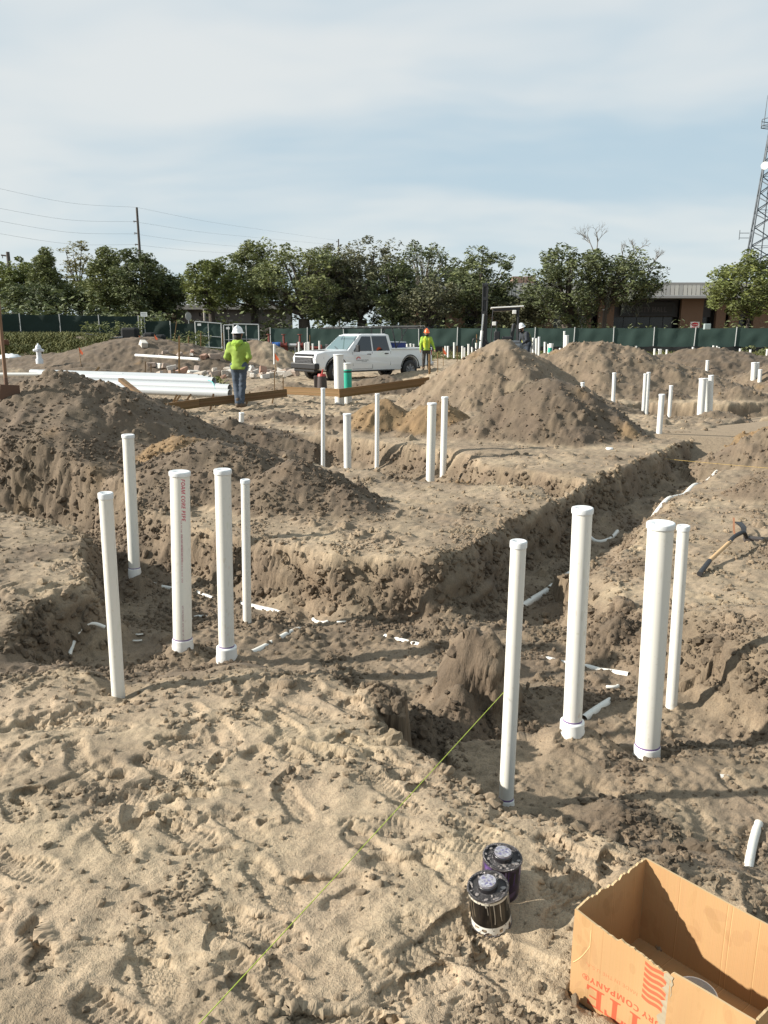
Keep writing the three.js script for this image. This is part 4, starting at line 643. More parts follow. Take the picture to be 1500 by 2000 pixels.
function worker(name, label, pos, turn, J, C, cell, scale = 1) {
  // J: joints (x right, y up, z front); two-sided limbs given as [left, right]
  const g = thing(name, label, 'person', pos, turn); g.scale.setScalar(scale);
  const L = (a, b, ra, rb, s) => [...a, ra, ...b, rb, s];
  const neck = J.neck, head = J.head, chest = J.chest, pel = J.pelvis, sx = 0.185;
  const bones = [L(pel, chest, 0.135, 0.15, 1.25), L([pel[0] - 0.07, pel[1], pel[2]], [pel[0] + 0.07, pel[1], pel[2]], 0.125, 0.125, 1.15), L([chest[0] - 0.1, chest[1] + 0.02, chest[2]], [chest[0] + 0.1, chest[1] + 0.02, chest[2]], 0.12, 0.12, 1.2), L(chest, neck, 0.1, 0.062), L(neck, [head[0], head[1] - 0.06, head[2]], 0.06, 0.065), L([head[0], head[1] - 0.05, head[2] + 0.012], [head[0], head[1] + 0.035, head[2]], 0.078, 0.092), L([head[0], head[1] - 0.075, head[2] + 0.05], [head[0], head[1] - 0.09, head[2] + 0.06], 0.045, 0.04)];
  const face = [L([head[0], head[1] - 0.01, head[2] + 0.09], [head[0], head[1] - 0.035, head[2] + 0.112], 0.012, 0.017), ...[-1, 1].map(s => L([head[0] + s * 0.09, head[1] - 0.02, head[2]], [head[0] + s * 0.094, head[1] + 0.015, head[2] - 0.01], 0.017, 0.02)), ...[-1, 1].map(s => L([head[0] + s * 0.035, head[1] + 0.018, head[2] + 0.085], [head[0] + s * 0.045, head[1] + 0.018, head[2] + 0.08], 0.012, 0.012))];
  const shirt = [L(pel.map((v, i) => i === 1 ? v - 0.03 : v), chest, 0.158, 0.165, 1.2), L([chest[0] - 0.11, chest[1] + 0.03, chest[2]], [chest[0] + 0.11, chest[1] + 0.03, chest[2]], 0.13, 0.13, 1.15), L(chest, [neck[0], neck[1] - 0.02, neck[2]], 0.12, 0.085), L([pel[0] - 0.065, pel[1] - 0.02, pel[2]], [pel[0] + 0.065, pel[1] - 0.02, pel[2]], 0.138, 0.138, 1.05)];
  const pants = [L([pel[0] - 0.07, pel[1], pel[2]], [pel[0] + 0.07, pel[1], pel[2]], 0.138, 0.138, 1.12)], boots = [];
  const arms = [], hands = [];
  J.arms.forEach(([sh, el, wr, fin], i) => {
    bones.push(L(sh, el, 0.058, 0.045), L(el, wr, 0.045, 0.032)); shirt.push(L(sh, el, 0.078, 0.062), L(el, wr, 0.062, 0.047));
    const dir = V(...fin).normalize(), side = V(i ? 1 : -1, 0, 0).cross(dir).normalize(), W = V(...wr), palm = W.clone().addScaledVector(dir, 0.085);
    hands.push(L(wr, palm.toArray(), 0.030, 0.036, 1)); for (let k = 0; k < 4; k++) { const o = (k - 1.5) * 0.021, b0 = palm.clone().addScaledVector(side, o), b1 = b0.clone().addScaledVector(dir, 0.04 - 0.004 * Math.abs(k - 1.2)), b2 = b1.clone().addScaledVector(dir, 0.024).add(V(i ? -0.018 : 0.018, 0, 0)); hands.push(L(b0.toArray(), b1.toArray(), 0.0105, 0.0095), L(b1.toArray(), b2.toArray(), 0.0095, 0.008)); }
    const t0 = W.clone().addScaledVector(dir, 0.035).addScaledVector(side, 0.028), t1 = t0.clone().addScaledVector(side, 0.028).addScaledVector(dir, 0.03); hands.push(L(t0.toArray(), t1.toArray(), 0.013, 0.011), L(t1.toArray(), t1.clone().addScaledVector(dir, 0.028).toArray(), 0.011, 0.009));
  });
  J.legs.forEach(([hip, kn, an, toe]) => { bones.push(L(hip, kn, 0.085, 0.058), L(kn, an, 0.058, 0.04), L(an, toe, 0.045, 0.04)); pants.push(L(hip, kn, 0.102, 0.078), L(kn, [an[0], an[1] + 0.03, an[2]], 0.078, 0.068)); boots.push(L([an[0], an[1] + 0.1, an[2]], [an[0], an[1] - 0.02, an[2]], 0.062, 0.06), L([an[0], an[1] - 0.035, an[2] - 0.03], [toe[0], toe[1], toe[2]], 0.052, 0.046)); });
  part('body', [skin(bones, cell, 0.035), skin([...face, bones[5]], cell * 0.6, 0.012), skin(hands, Math.min(cell * 0.45, 0.008), 0.008)], C.skin, g);
  const fold = (amp, f) => (d, x, y, z) => d + amp * n2(x * f + z * 3, y * f * 1.6 - z * f * 0.5);
  part('shirt', skin(shirt, cell, 0.05, (d, x, y, z) => Math.max(d + 0.012 * n2(x * 9 + z * 3, y * 14 - z * 5), y < pel[1] + 0.2 && Math.abs(x - pel[0]) < 0.21 && z < pel[2] + 0.19 ? pel[1] - 0.07 - y + 0.01 * n2(x * 12, z * 9) : -1)), C.shirt, g); part('trousers', skin(pants, cell, 0.04, fold(0.010, 11)), C.trousers, g);
  for (let i = 0; i < 2; i++) part('boot', skin(boots.slice(i * 2, i * 2 + 2), cell * 0.8, 0.02), C.boots, g);
  // hard hat: dome, brim, ridge
  const hat = [lathe([[0.0, 0.148], [0.03, 0.146], [0.07, 0.128], [0.105, 0.088], [0.122, 0.04], [0.128, 0.004], [0.155, -0.006], [0.158, -0.012], [0.12, -0.006]], 24).scale(0.92, 1, 1.08), tube([V(0, 0.10, 0.105), V(0, 0.152, 0.04), V(0, 0.152, -0.04), V(0, 0.10, -0.105)], 0.013, 6, 16), rbox(0.19, 0.012, 0.07, 0, -0.008, 0.145, 0.005)];
  const hm = part('hard_hat', hat, C.hat, g); hm.position.set(head[0], head[1] + 0.045, head[2]); hm.rotation.x = J.hatTilt || 0;
  if (C.beard) part('beard', skin([L([head[0] - 0.04, head[1] - 0.09, head[2] + 0.05], [head[0] + 0.04, head[1] - 0.09, head[2] + 0.05], 0.05, 0.05), L([head[0], head[1] - 0.1, head[2] + 0.07], [head[0], head[1] - 0.13, head[2] + 0.06], 0.045, 0.03)], cell * 0.7, 0.03), C.beard, g);
  if (C.hair) part('hair', skin([L([head[0], head[1] + 0.03, head[2] - 0.015], [head[0], head[1] - 0.05, head[2] - 0.035], 0.094, 0.082)], cell * 0.7, 0.02), C.hair, g);
  if (C.hood) part('hood', skin([L([neck[0] - 0.075, neck[1] - 0.01, neck[2] - 0.02], [neck[0] + 0.075, neck[1] - 0.01, neck[2] - 0.02], 0.06, 0.06), L([neck[0] - 0.06, neck[1] - 0.03, neck[2] - 0.10], [neck[0] + 0.06, neck[1] - 0.03, neck[2] - 0.10], 0.055, 0.055), L([neck[0], neck[1] - 0.05, neck[2] - 0.1], [neck[0], neck[1] - 0.17, neck[2] - 0.12], 0.06, 0.03)], cell * 0.8, 0.04, fold(0.01, 18)), C.hood, g);
  if (C.vest) { const vb = [L(pel.map((v, i) => i === 1 ? v + 0.03 : v), chest, 0.172, 0.178, 1.15), L([chest[0] - 0.09, chest[1] + 0.05, chest[2]], [chest[0] + 0.09, chest[1] + 0.05, chest[2]], 0.135, 0.135, 1.12)]; part('vest', skin(vb, cell, 0.05, (d, x, y, z) => Math.max(d + 0.008 * n2(x * 12, y * 14), Math.abs(x - chest[0]) - 0.19, (Math.abs(x - chest[0]) < 0.05 && z > chest[2]) ? 0.01 : -1)), C.vest, g);
    if (C.stripe) { for (const s of [-1, 1]) part('reflective_stripe', [bar(V(chest[0] + s * 0.09, chest[1] + 0.16, chest[2] + 0.11), V(chest[0] + s * 0.10, pel[1] + 0.05, pel[2] + 0.165), 0.05, 0.004), bar(V(chest[0] + s * 0.09, chest[1] + 0.16, chest[2] - 0.11), V(chest[0] + s * 0.10, pel[1] + 0.05, pel[2] - 0.165), 0.05, 0.004)], C.stripe, g); } }
  return g;
}
const skinMat = mat([0.28, 0.15, 0.09], 0.6), hairMat = mat([0.012, 0.010, 0.010], 0.8), leather = mat([0.10, 0.07, 0.045], 0.8);
const cloth = (c, seed, amt = 0.25) => mat([1, 1, 1], 0.9, { map: (() => { const a = tileNoise(64, seed), b = tileNoise(12, seed + 1); return dataTex(128, (u, v) => { const t = 1 + amt * (a(u, v) - 0.5) + amt * (b(u, v) - 0.5); return c.map(q => Math.pow(clamp(q * t), 1 / 2.2)); }, true); })() });
const hiVis = mat([0.28, 0.44, 0.05], 0.85), denim = mat([0.060, 0.078, 0.105], 0.9);
{
  const p = atZ(470, 796, 17.7);
  worker('person', 'person in lime hooded sweatshirt, jeans and white hard hat, seen from behind', V(p.x, p.y, p.z), Math.PI - 0.15, {
    pelvis: [0.0, 0.93, 0], chest: [0.0, 1.27, 0.0], neck: [0, 1.47, -0.005], head: [0.0, 1.63, 0.025],
    arms: [[[-0.185, 1.40, 0], [-0.255, 1.14, -0.04], [-0.13, 1.02, 0.17], [0.6, 0.1, 0.8]], [[0.185, 1.40, 0], [0.26, 1.14, -0.04], [0.14, 1.03, 0.18], [-0.6, 0.1, 0.8]]],
    legs: [[[-0.09, 0.90, 0], [-0.055, 0.49, 0.03], [-0.03, 0.09, -0.02], [-0.05, 0.045, 0.17]], [[0.09, 0.90, 0], [0.085, 0.49, 0.04], [0.04, 0.09, -0.05], [0.07, 0.045, 0.13]]], hatTilt: -0.04,
  }, { skin: skinMat, shirt: mat([0.25, 0.35, 0.06], 0.9), trousers: denim, boots: leather, hat: mat([0.82, 0.82, 0.80], 0.35), hair: hairMat, hood: hiVis }, 0.019);
}
{
  const p = atZ(832, 722, 35.5);
  worker('person', 'person in orange hard hat and lime shirt with yellow vest beside truck bed', V(p.x, p.y, p.z), 0.1, {
    pelvis: [0.0, 0.93, 0], chest: [0.0, 1.27, 0.03], neck: [0, 1.47, 0.05], head: [0.0, 1.62, 0.09],
    arms: [[[-0.185, 1.40, 0.03], [-0.25, 1.15, 0.0], [-0.27, 0.90, 0.08], [0, -1, 0.2]], [[0.185, 1.40, 0.03], [0.28, 1.15, 0.02], [0.36, 0.92, 0.12], [0.2, -1, 0.3]]],
    legs: [[[-0.09, 0.90, 0], [-0.12, 0.49, 0.05], [-0.12, 0.09, -0.02], [-0.15, 0.045, 0.15]], [[0.09, 0.90, 0], [0.12, 0.49, 0.03], [0.13, 0.09, -0.04], [0.17, 0.045, 0.14]]], hatTilt: 0.15,
  }, { skin: skinMat, shirt: hiVis, trousers: mat([0.05, 0.045, 0.04], 0.9), boots: leather, hat: mat([0.85, 0.14, 0.03], 0.35), beard: hairMat, vest: mat([0.45, 0.50, 0.04], 0.8) }, 0.024);
}
{
  const p = atZ(1028, 718, 30.6);
  worker('person', 'person in white hard hat and dark striped vest bending beside the excavator', V(p.x, p.y, p.z), -1.2, {
    pelvis: [0.0, 0.9, 0], chest: [0.0, 1.2, 0.12], neck: [0, 1.37, 0.22], head: [0.0, 1.50, 0.29],
    arms: [[[-0.185, 1.31, 0.16], [-0.24, 1.05, 0.18], [-0.2, 0.88, 0.34], [0, -0.4, 1]], [[0.185, 1.31, 0.16], [0.24, 1.05, 0.18], [0.2, 0.9, 0.36], [0, -0.4, 1]]],
    legs: [[[-0.09, 0.88, 0], [-0.1, 0.49, 0.06], [-0.1, 0.09, -0.02], [-0.13, 0.045, 0.15]], [[0.09, 0.88, 0], [0.1, 0.49, 0.06], [0.1, 0.09, -0.04], [0.14, 0.045, 0.14]]], hatTilt: 0.35,
  }, { skin: skinMat, shirt: mat([0.03, 0.035, 0.045], 0.9), trousers: mat([0.03, 0.04, 0.055], 0.9), boots: leather, hat: mat([0.82, 0.82, 0.80], 0.35), beard: hairMat, vest: mat([0.015, 0.02, 0.02], 0.8), stripe: mat([0.6, 0.58, 0.2], 0.5) }, 0.024);
}

// ---------------------------------------------------------------- white pickup truck
{
  const truckBase = atZ(700, 741, 34.6); const ty = -0.50;
  const g = thing('pickup_truck', 'white crew-cab pickup truck with black ladder rack', 'truck', V(-3.55, ty, -34.5), 0.66);
  g.scale.setScalar(1.05);
  // local: +x to the rear, y up, z across (+z is the side seen)
  const white = mat([0.74, 0.75, 0.75], 0.28, { clearcoat: 0.7, clearcoatRoughness: 0.12 }), black = mat([0.014, 0.014, 0.015], 0.5), gloss = mat([0.02, 0.02, 0.022], 0.2), glass = mat([0.012, 0.014, 0.016], 0.05, { clearcoat: 1 }), shield = mat([0.10, 0.15, 0.15], 0.05, { clearcoat: 1 }), chrome = mat([0.45, 0.45, 0.46], 0.25, { metalness: 0.9 }), lamp = mat([0.55, 0.55, 0.52], 0.1, { clearcoat: 1 });
  const W = 1.0, arch = (cx, r, y) => { const a = []; for (let i = 0; i <= 12; i++) { const t = Math.PI * i / 12; a.push([cx - Math.cos(t) * r, y + Math.sin(t) * r]); } return a; };
  const side = [[0.10, 0.62], [0.32, 0.52], ...arch(1.02, 0.52, 0.50), [1.62, 0.44], [4.45, 0.44], ...arch(5.02, 0.50, 0.52), [5.7, 0.56], [6.3, 0.62], [6.32, 1.30], [3.98, 1.30], [3.97, 1.22], [1.75, 1.18], [1.62, 1.24], [0.5, 1.20], [0.14, 1.12], [0.06, 0.95]];
  const bodyG = prism(side, 1.96, 0.05); // slim the nose
  { const p = bodyG.attributes.position; for (let i = 0; i < p.count; i++) { const x = p.getX(i), y = p.getY(i); let k = 1 - 0.08 * sst(0.9, 0, x); k *= 1 - 0.05 * sst(0.9, 1.3, y) - 0.03 * sst(0.7, 0.4, y); p.setZ(i, p.getZ(i) * k); } bodyG.computeVertexNormals(); }
  part('body', bodyG, white, g);
  // hood bulge, cab, bed
  part('hood', [hexa([[0.16, 1.10, 0.80], [1.72, 1.16, 0.88], [1.72, 1.16, -0.88], [0.16, 1.10, -0.80], [0.30, 1.22, 0.66], [1.72, 1.32, 0.80], [1.72, 1.32, -0.80], [0.30, 1.22, -0.66]])], white, g);
  part('hood_scoop', [rbox(0.5, 0.03, 0.34, 0.72, 1.255, 0, 0.012, 0, 0, 0.07)], black, g);
  part('cab', [hexa([[1.55, 1.18, 0.93], [4.06, 1.18, 0.94], [4.06, 1.18, -0.94], [1.55, 1.18, -0.93], [2.36, 1.90, 0.74], [3.92, 1.92, 0.76], [3.92, 1.92, -0.76], [2.36, 1.90, -0.74]]), hexa([[2.36, 1.89, 0.74], [3.92, 1.91, 0.76], [3.92, 1.91, -0.76], [2.36, 1.89, -0.74], [2.56, 1.955, 0.64], [3.78, 1.965, 0.66], [3.78, 1.965, -0.66], [2.56, 1.955, -0.64]])], white, g);
  const onSide = (x0, y, s) => { const t = (y - 1.18) / 0.72; return s * (0.937 - 0.178 * t + 0.012); };
  const pane = (pts, s) => { const v = pts.map(([x, y]) => [x, y, onSide(x, y, s)]), q = v.map(([x, y, z]) => [x, y, z - s * 0.02]); return hexa([q[0], q[1], v[1], v[0], q[3], q[2], v[2], v[3]]); };
  for (const s of [1, -1]) {
    const wn = part('front_window', pane([[1.92, 1.24], [2.90, 1.24], [2.92, 1.85], [2.46, 1.85]], s), glass, g); const rw = part('rear_window', pane([[2.98, 1.24], [3.88, 1.24], [3.78, 1.86], [2.99, 1.86]], s), glass, g);
    const d1 = part('front_door', [bar(V(1.86, 0.62, s * 0.982), V(1.86, 1.2, s * 0.95), 0.012, 0.006), bar(V(2.90, 0.5, s * 0.982), V(2.90, 1.22, s * 0.945), 0.012, 0.006), bar(V(1.86, 0.5, s * 0.975), V(2.9, 0.5, s * 0.975), 0.012, 0.006)], gloss, g); part('handle', rbox(0.2, 0.045, 0.04, 2.72, 1.10, s * 0.965, 0.015), black, d1);
    const d2 = part('rear_door', [bar(V(3.88, 0.62, s * 0.982), V(3.92, 1.22, s * 0.945), 0.012, 0.006)], gloss, g); part('handle', rbox(0.2, 0.045, 0.04, 3.68, 1.12, s * 0.965, 0.015), black, d2);
    const mi = part('mirror', [rbox(0.10, 0.30, 0.22, 1.98, 1.36, s * 1.16, 0.03), rod(V(1.98, 1.24, s * 0.95), V(1.98, 1.27, s * 1.1), 0.028)], black, g);
    part('headlight', [hexa([[0.075, 0.96, s * 0.62], [0.42, 0.96, s * 0.92], [0.40, 0.96, s * 0.86], [0.16, 0.96, s * 0.55], [0.10, 1.12, s * 0.62], [0.44, 1.13, s * 0.90], [0.42, 1.13, s * 0.84], [0.18, 1.12, s * 0.55]])], gloss, g);
    part('fog_lamp', [rbox(0.1, 0.16, 0.16, 0.10, 0.80, s * 0.80, 0.03)], lamp, g);
    part('tail_light', [rbox(0.06, 0.36, 0.10, 6.3, 1.06, s * 0.9, 0.015)], mat([0.35, 0.015, 0.012], 0.25), g);
    part('wheel_arch', [...[[1.02, 0.50, 0.53], [5.02, 0.52, 0.51]].map(([cx, y, r]) => new THREE.TorusGeometry(r, 0.035, 6, 20, Math.PI).translate(cx, y, s * 0.955))], black, g);
    part('side_step', [rbox(2.3, 0.06, 0.14, 2.95, 0.40, s * 0.93, 0.02)], black, g);
  }
  part('windshield', [hexa([[1.575, 1.24, 0.82], [1.66, 1.24, 0.82], [1.66, 1.24, -0.82], [1.575, 1.24, -0.82], [2.285, 1.862, 0.70], [2.38, 1.862, 0.70], [2.38, 1.862, -0.70], [2.285, 1.862, -0.70]])], shield, g);
  part('wiper', [rod(V(1.59, 1.28, 0.3), V(1.76, 1.42, -0.25), 0.012)], black, g);
  const gr = part('grille', [rbox(0.12, 0.42, 1.42, 0.055, 0.93, 0, 0.03)], gloss, g); const mesh = []; for (let i = 0; i < 5; i++) mesh.push(rbox(0.02, 0.022, 1.3, -0.008, 0.80 + i * 0.06, 0, 0.006)); for (let i = -6; i <= 6; i++) mesh.push(box(0.018, 0.34, 0.022, -0.006, 0.93, i * 0.1, 0.6)); part('grille_mesh', mesh, mat([0.16, 0.16, 0.165], 0.4, { metalness: 0.6 }), gr);
  part('grille_bar', [rbox(0.05, 0.05, 1.5, 0.00, 1.02, 0, 0.02)], white, g);
  part('front_bumper', [rbox(0.26, 0.26, 1.92, 0.06, 0.64, 0, 0.06), rbox(0.2, 0.14, 1.6, 0.10, 0.46, 0, 0.05)], black, g); part('bumper_trim', [rbox(0.05, 0.05, 1.7, -0.06, 0.74, 0, 0.02)], mat([0.12, 0.12, 0.12], 0.4), g);
  part('rear_bumper', [rbox(0.22, 0.2, 1.86, 6.38, 0.62, 0, 0.05)], chrome, g);
  part('bed_rail', [rbox(2.34, 0.05, 0.09, 5.14, 1.31, 0.93, 0.02), rbox(2.34, 0.05, 0.09, 5.14, 1.31, -0.93, 0.02)], white, g);
  part('bed_liner', [box(2.2, 0.012, 1.6, 5.14, 1.307, 0)], black, g);
  for (const [x, z, n] of [[1.02, 0.86, 1], [1.02, -0.86, 0], [5.02, 0.86, 1], [5.02, -0.86, 0]]) {
    const s = z > 0 ? 1 : -1, tire = lathe([[0.25, -0.13], [0.37, -0.135], [0.405, -0.10], [0.41, 0], [0.405, 0.10], [0.37, 0.135], [0.25, 0.13]], 32).rotateX(Math.PI / 2).translate(x, 0.41, z);
    const w = part('wheel', [tire], black, g); const spokes = [lathe([[0.0, 0.07], [0.07, 0.08], [0.09, 0.06], [0.22, 0.05], [0.25, 0.11], [0.26, 0.12], [0.25, 0.0]], 28).rotateX(s * Math.PI / 2).translate(x, 0.41, z)]; for (let i = 0; i < 6; i++) spokes.push(box(0.06, 0.2, 0.03, 0, 0.14, 0).applyMatrix4(M4(x, 0.41, z + s * 0.09, 0, 0, i * Math.PI / 3))); part('rim', spokes, mat([0.30, 0.30, 0.31], 0.35, { metalness: 0.6 }), w);
  }
  part('underbody', [box(5.6, 0.2, 1.3, 3.1, 0.5, 0)], black, g);
  // ladder rack
  const rk = []; for (const s of [1, -1]) { rk.push(rod(V(1.35, 2.18, s * 0.70), V(6.25, 2.24, s * 0.80), 0.025)); rk.push(rod(V(4.25, 1.32, s * 0.92), V(4.15, 2.21, s * 0.76), 0.028)); rk.push(rod(V(6.1, 1.32, s * 0.92), V(5.95, 2.23, s * 0.80), 0.028)); rk.push(rod(V(4.25, 1.36, s * 0.92), V(5.0, 2.2, s * 0.78), 0.018)); } for (const x of [1.4, 2.6, 4.15, 5.95, 6.25]) rk.push(rod(V(x, 2.2, -0.78), V(x, 2.2, 0.78), 0.022)); part('ladder_rack', rk, black, g);
  part('rack_load', [rod(V(2.7, 2.26, 0.55), V(6.2, 2.31, 0.55), 0.02), rod(V(1.0, 2.24, 0.2), V(6.0, 2.28, 0.25), 0.02)], mat([0.25, 0.24, 0.22], 0.6), g);
  part('antenna', [hexa([[2.75, 1.95, 0.03], [2.95, 1.96, 0.03], [2.95, 1.96, -0.03], [2.75, 1.95, -0.03], [2.92, 2.03, 0.006], [2.95, 2.03, 0.006], [2.95, 2.03, -0.006], [2.92, 2.03, -0.006]])], black, g);
  const decal = canvasTex(256, 128, (c, w, h) => { c.fillStyle = '#d9dada'; c.fillRect(0, 0, w, h); c.strokeStyle = '#c0503c'; c.lineWidth = 12; c.beginPath(); c.arc(60, 66, 34, Math.PI * 1.0, Math.PI * 1.9); c.stroke(); c.strokeStyle = '#7a4c8a'; c.lineWidth = 6; c.beginPath(); c.arc(60, 66, 22, Math.PI, Math.PI * 1.9); c.stroke(); c.fillStyle = '#3a4048'; c.font = 'bold 25px sans-serif'; c.fillText('SUNSHINE STATE', 22, 88); c.fillRect(110, 98, 90, 5); });
  const dg = new THREE.PlaneGeometry(0.82, 0.38).translate(2.36, 0.90, 0.987); part('door_decal', dg, mat([1, 1, 1], 0.35, { map: decal }), g);
  const bt = thing('tool_chest', 'blue chest with grey lid in the truck bed', 'chest', V(-3.55, ty, -34.5), 0.66); bt.scale.setScalar(1.05); part('chest_body', [rbox(0.75, 0.32, 1.1, 4.75, 1.40, 0.0, 0.03)], mat([0.012, 0.03, 0.16], 0.45), bt); part('chest_lid', [rbox(0.77, 0.05, 1.12, 4.75, 1.585, 0, 0.02)], mat([0.38, 0.40, 0.43], 0.5), bt);
}

// ---------------------------------------------------------------- mini excavator behind the heap
{
  const p = atZ(985, 720, 29.6);
  const g = thing('mini_excavator', 'black mini excavator with raised boom and pale canopy roof behind the heap', 'excavator', V(p.x, 0.18, p.z), -0.12);
  const black = mat([0.014, 0.015, 0.017], 0.45), grey = mat([0.09, 0.10, 0.11], 0.5), pale = mat([0.68, 0.68, 0.65], 0.45), chrome = mat([0.62, 0.62, 0.62], 0.2, { metalness: 0.9 });
  for (const s of [-1, 1]) part('track', [rbox(1.6, 0.42, 0.28, 0, 0.21, s * 0.5, 0.18)], black, g);
  part('house', [rbox(1.15, 0.55, 1.1, 0.05, 0.78, 0, 0.12), rbox(1.0, 0.12, 1.0, 0.05, 1.08, 0, 0.05)], grey, g);
  part('seat', [rbox(0.44, 0.14, 0.46, 0.08, 1.22, 0, 0.05), rbox(0.13, 0.56, 0.42, 0.26, 1.48, 0, 0.06, 0, 0, -0.12)], black, g);
  part('control_console', [rbox(0.22, 0.34, 0.5, -0.32, 1.3, 0, 0.04), rod(V(-0.34, 1.4, 0.2), V(-0.36, 1.75, 0.2), 0.02), new THREE.SphereGeometry(0.05, 10, 8).translate(-0.36, 1.78, 0.2)], black, g);
  part('roof_post', [rod(V(0.45, 1.05, 0.42), V(0.42, 2.32, 0.42), 0.035)], black, g); part('roof_post', [rod(V(0.45, 1.05, -0.42), V(0.42, 2.32, -0.42), 0.035)], black, g); part('roof_post', [rod(V(-0.55, 1.05, 0.42), V(-0.5, 2.28, 0.42), 0.02)], black, g);
  part('canopy_roof', [rbox(1.2, 0.05, 1.02, 0.02, 2.34, 0, 0.02, 0, 0, 0.05)], pale, g); part('canopy_underside', [rbox(1.0, 0.12, 0.9, 0.0, 2.27, 0, 0.03, 0, 0, 0.05)], black, g);
  part('work_lamp', [rbox(0.14, 0.14, 0.14, 0.28, 2.16, 0.44, 0.02)], pale, g); part('work_lamp', [rbox(0.14, 0.14, 0.12, -0.44, 1.75, 0.4, 0.02)], pale, g);
  part('boom', [rbox(0.22, 1.6, 0.18, -0.80, 1.35, 0.05, 0.03), rbox(0.18, 0.5, 0.16, -0.68, 0.95, 0.05, 0.03, 0, 0, 0.4)], black, g);
  part('arm', [rbox(0.06, 1.2, 0.2, -0.88, 2.60, 0.05, 0.02), rbox(0.06, 1.2, 0.2, -0.72, 2.60, 0.05, 0.02), rbox(0.2, 0.12, 0.2, -0.8, 2.15, 0.05, 0.02), rbox(0.2, 0.12, 0.2, -0.8, 2.65, 0.05, 0.02), rbox(0.22, 0.1, 0.2, -0.8, 3.12, 0.05, 0.02), rbox(0.1, 1.2, 0.16, -0.8, 2.6, 0.03, 0.02)], black, g);
  const cyl = part('boom_cylinder', [rod(V(-0.93, 0.75, 0.16), V(-0.88, 1.5, 0.16), 0.055)], pale, g); part('piston_rod', [rod(V(-0.88, 1.5, 0.16), V(-0.84, 2.1, 0.16), 0.038)], chrome, cyl);
  part('hose', [tube([V(-0.95, 0.75, 0.2), V(-1.2, 0.9, 0.2), V(-1.18, 1.2, 0.2), V(-0.95, 1.15, 0.2)], 0.025), tube([V(-0.8, 0.7, 0.2), V(-0.6, 0.95, 0.22), V(-0.75, 1.2, 0.2)], 0.025)], black, g);
  part('swing_bracket', [rbox(0.4, 0.4, 0.3, -0.75, 0.68, 0.05, 0.06)], mat([0.16, 0.08, 0.05], 0.7), g);
  const bl = part('dozer_blade', [new THREE.CylinderGeometry(0.5, 0.5, 1.3, 16, 1, true, Math.PI * 0.5, Math.PI * 0.4).rotateX(Math.PI / 2).translate(-1.05, 0.45, 0), box(0.7, 0.1, 0.1, -0.9, 0.3, 0.3), box(0.7, 0.1, 0.1, -0.9, 0.3, -0.3)], mat([0.55, 0.56, 0.56], 0.6, { side: THREE.DoubleSide }), g);
}

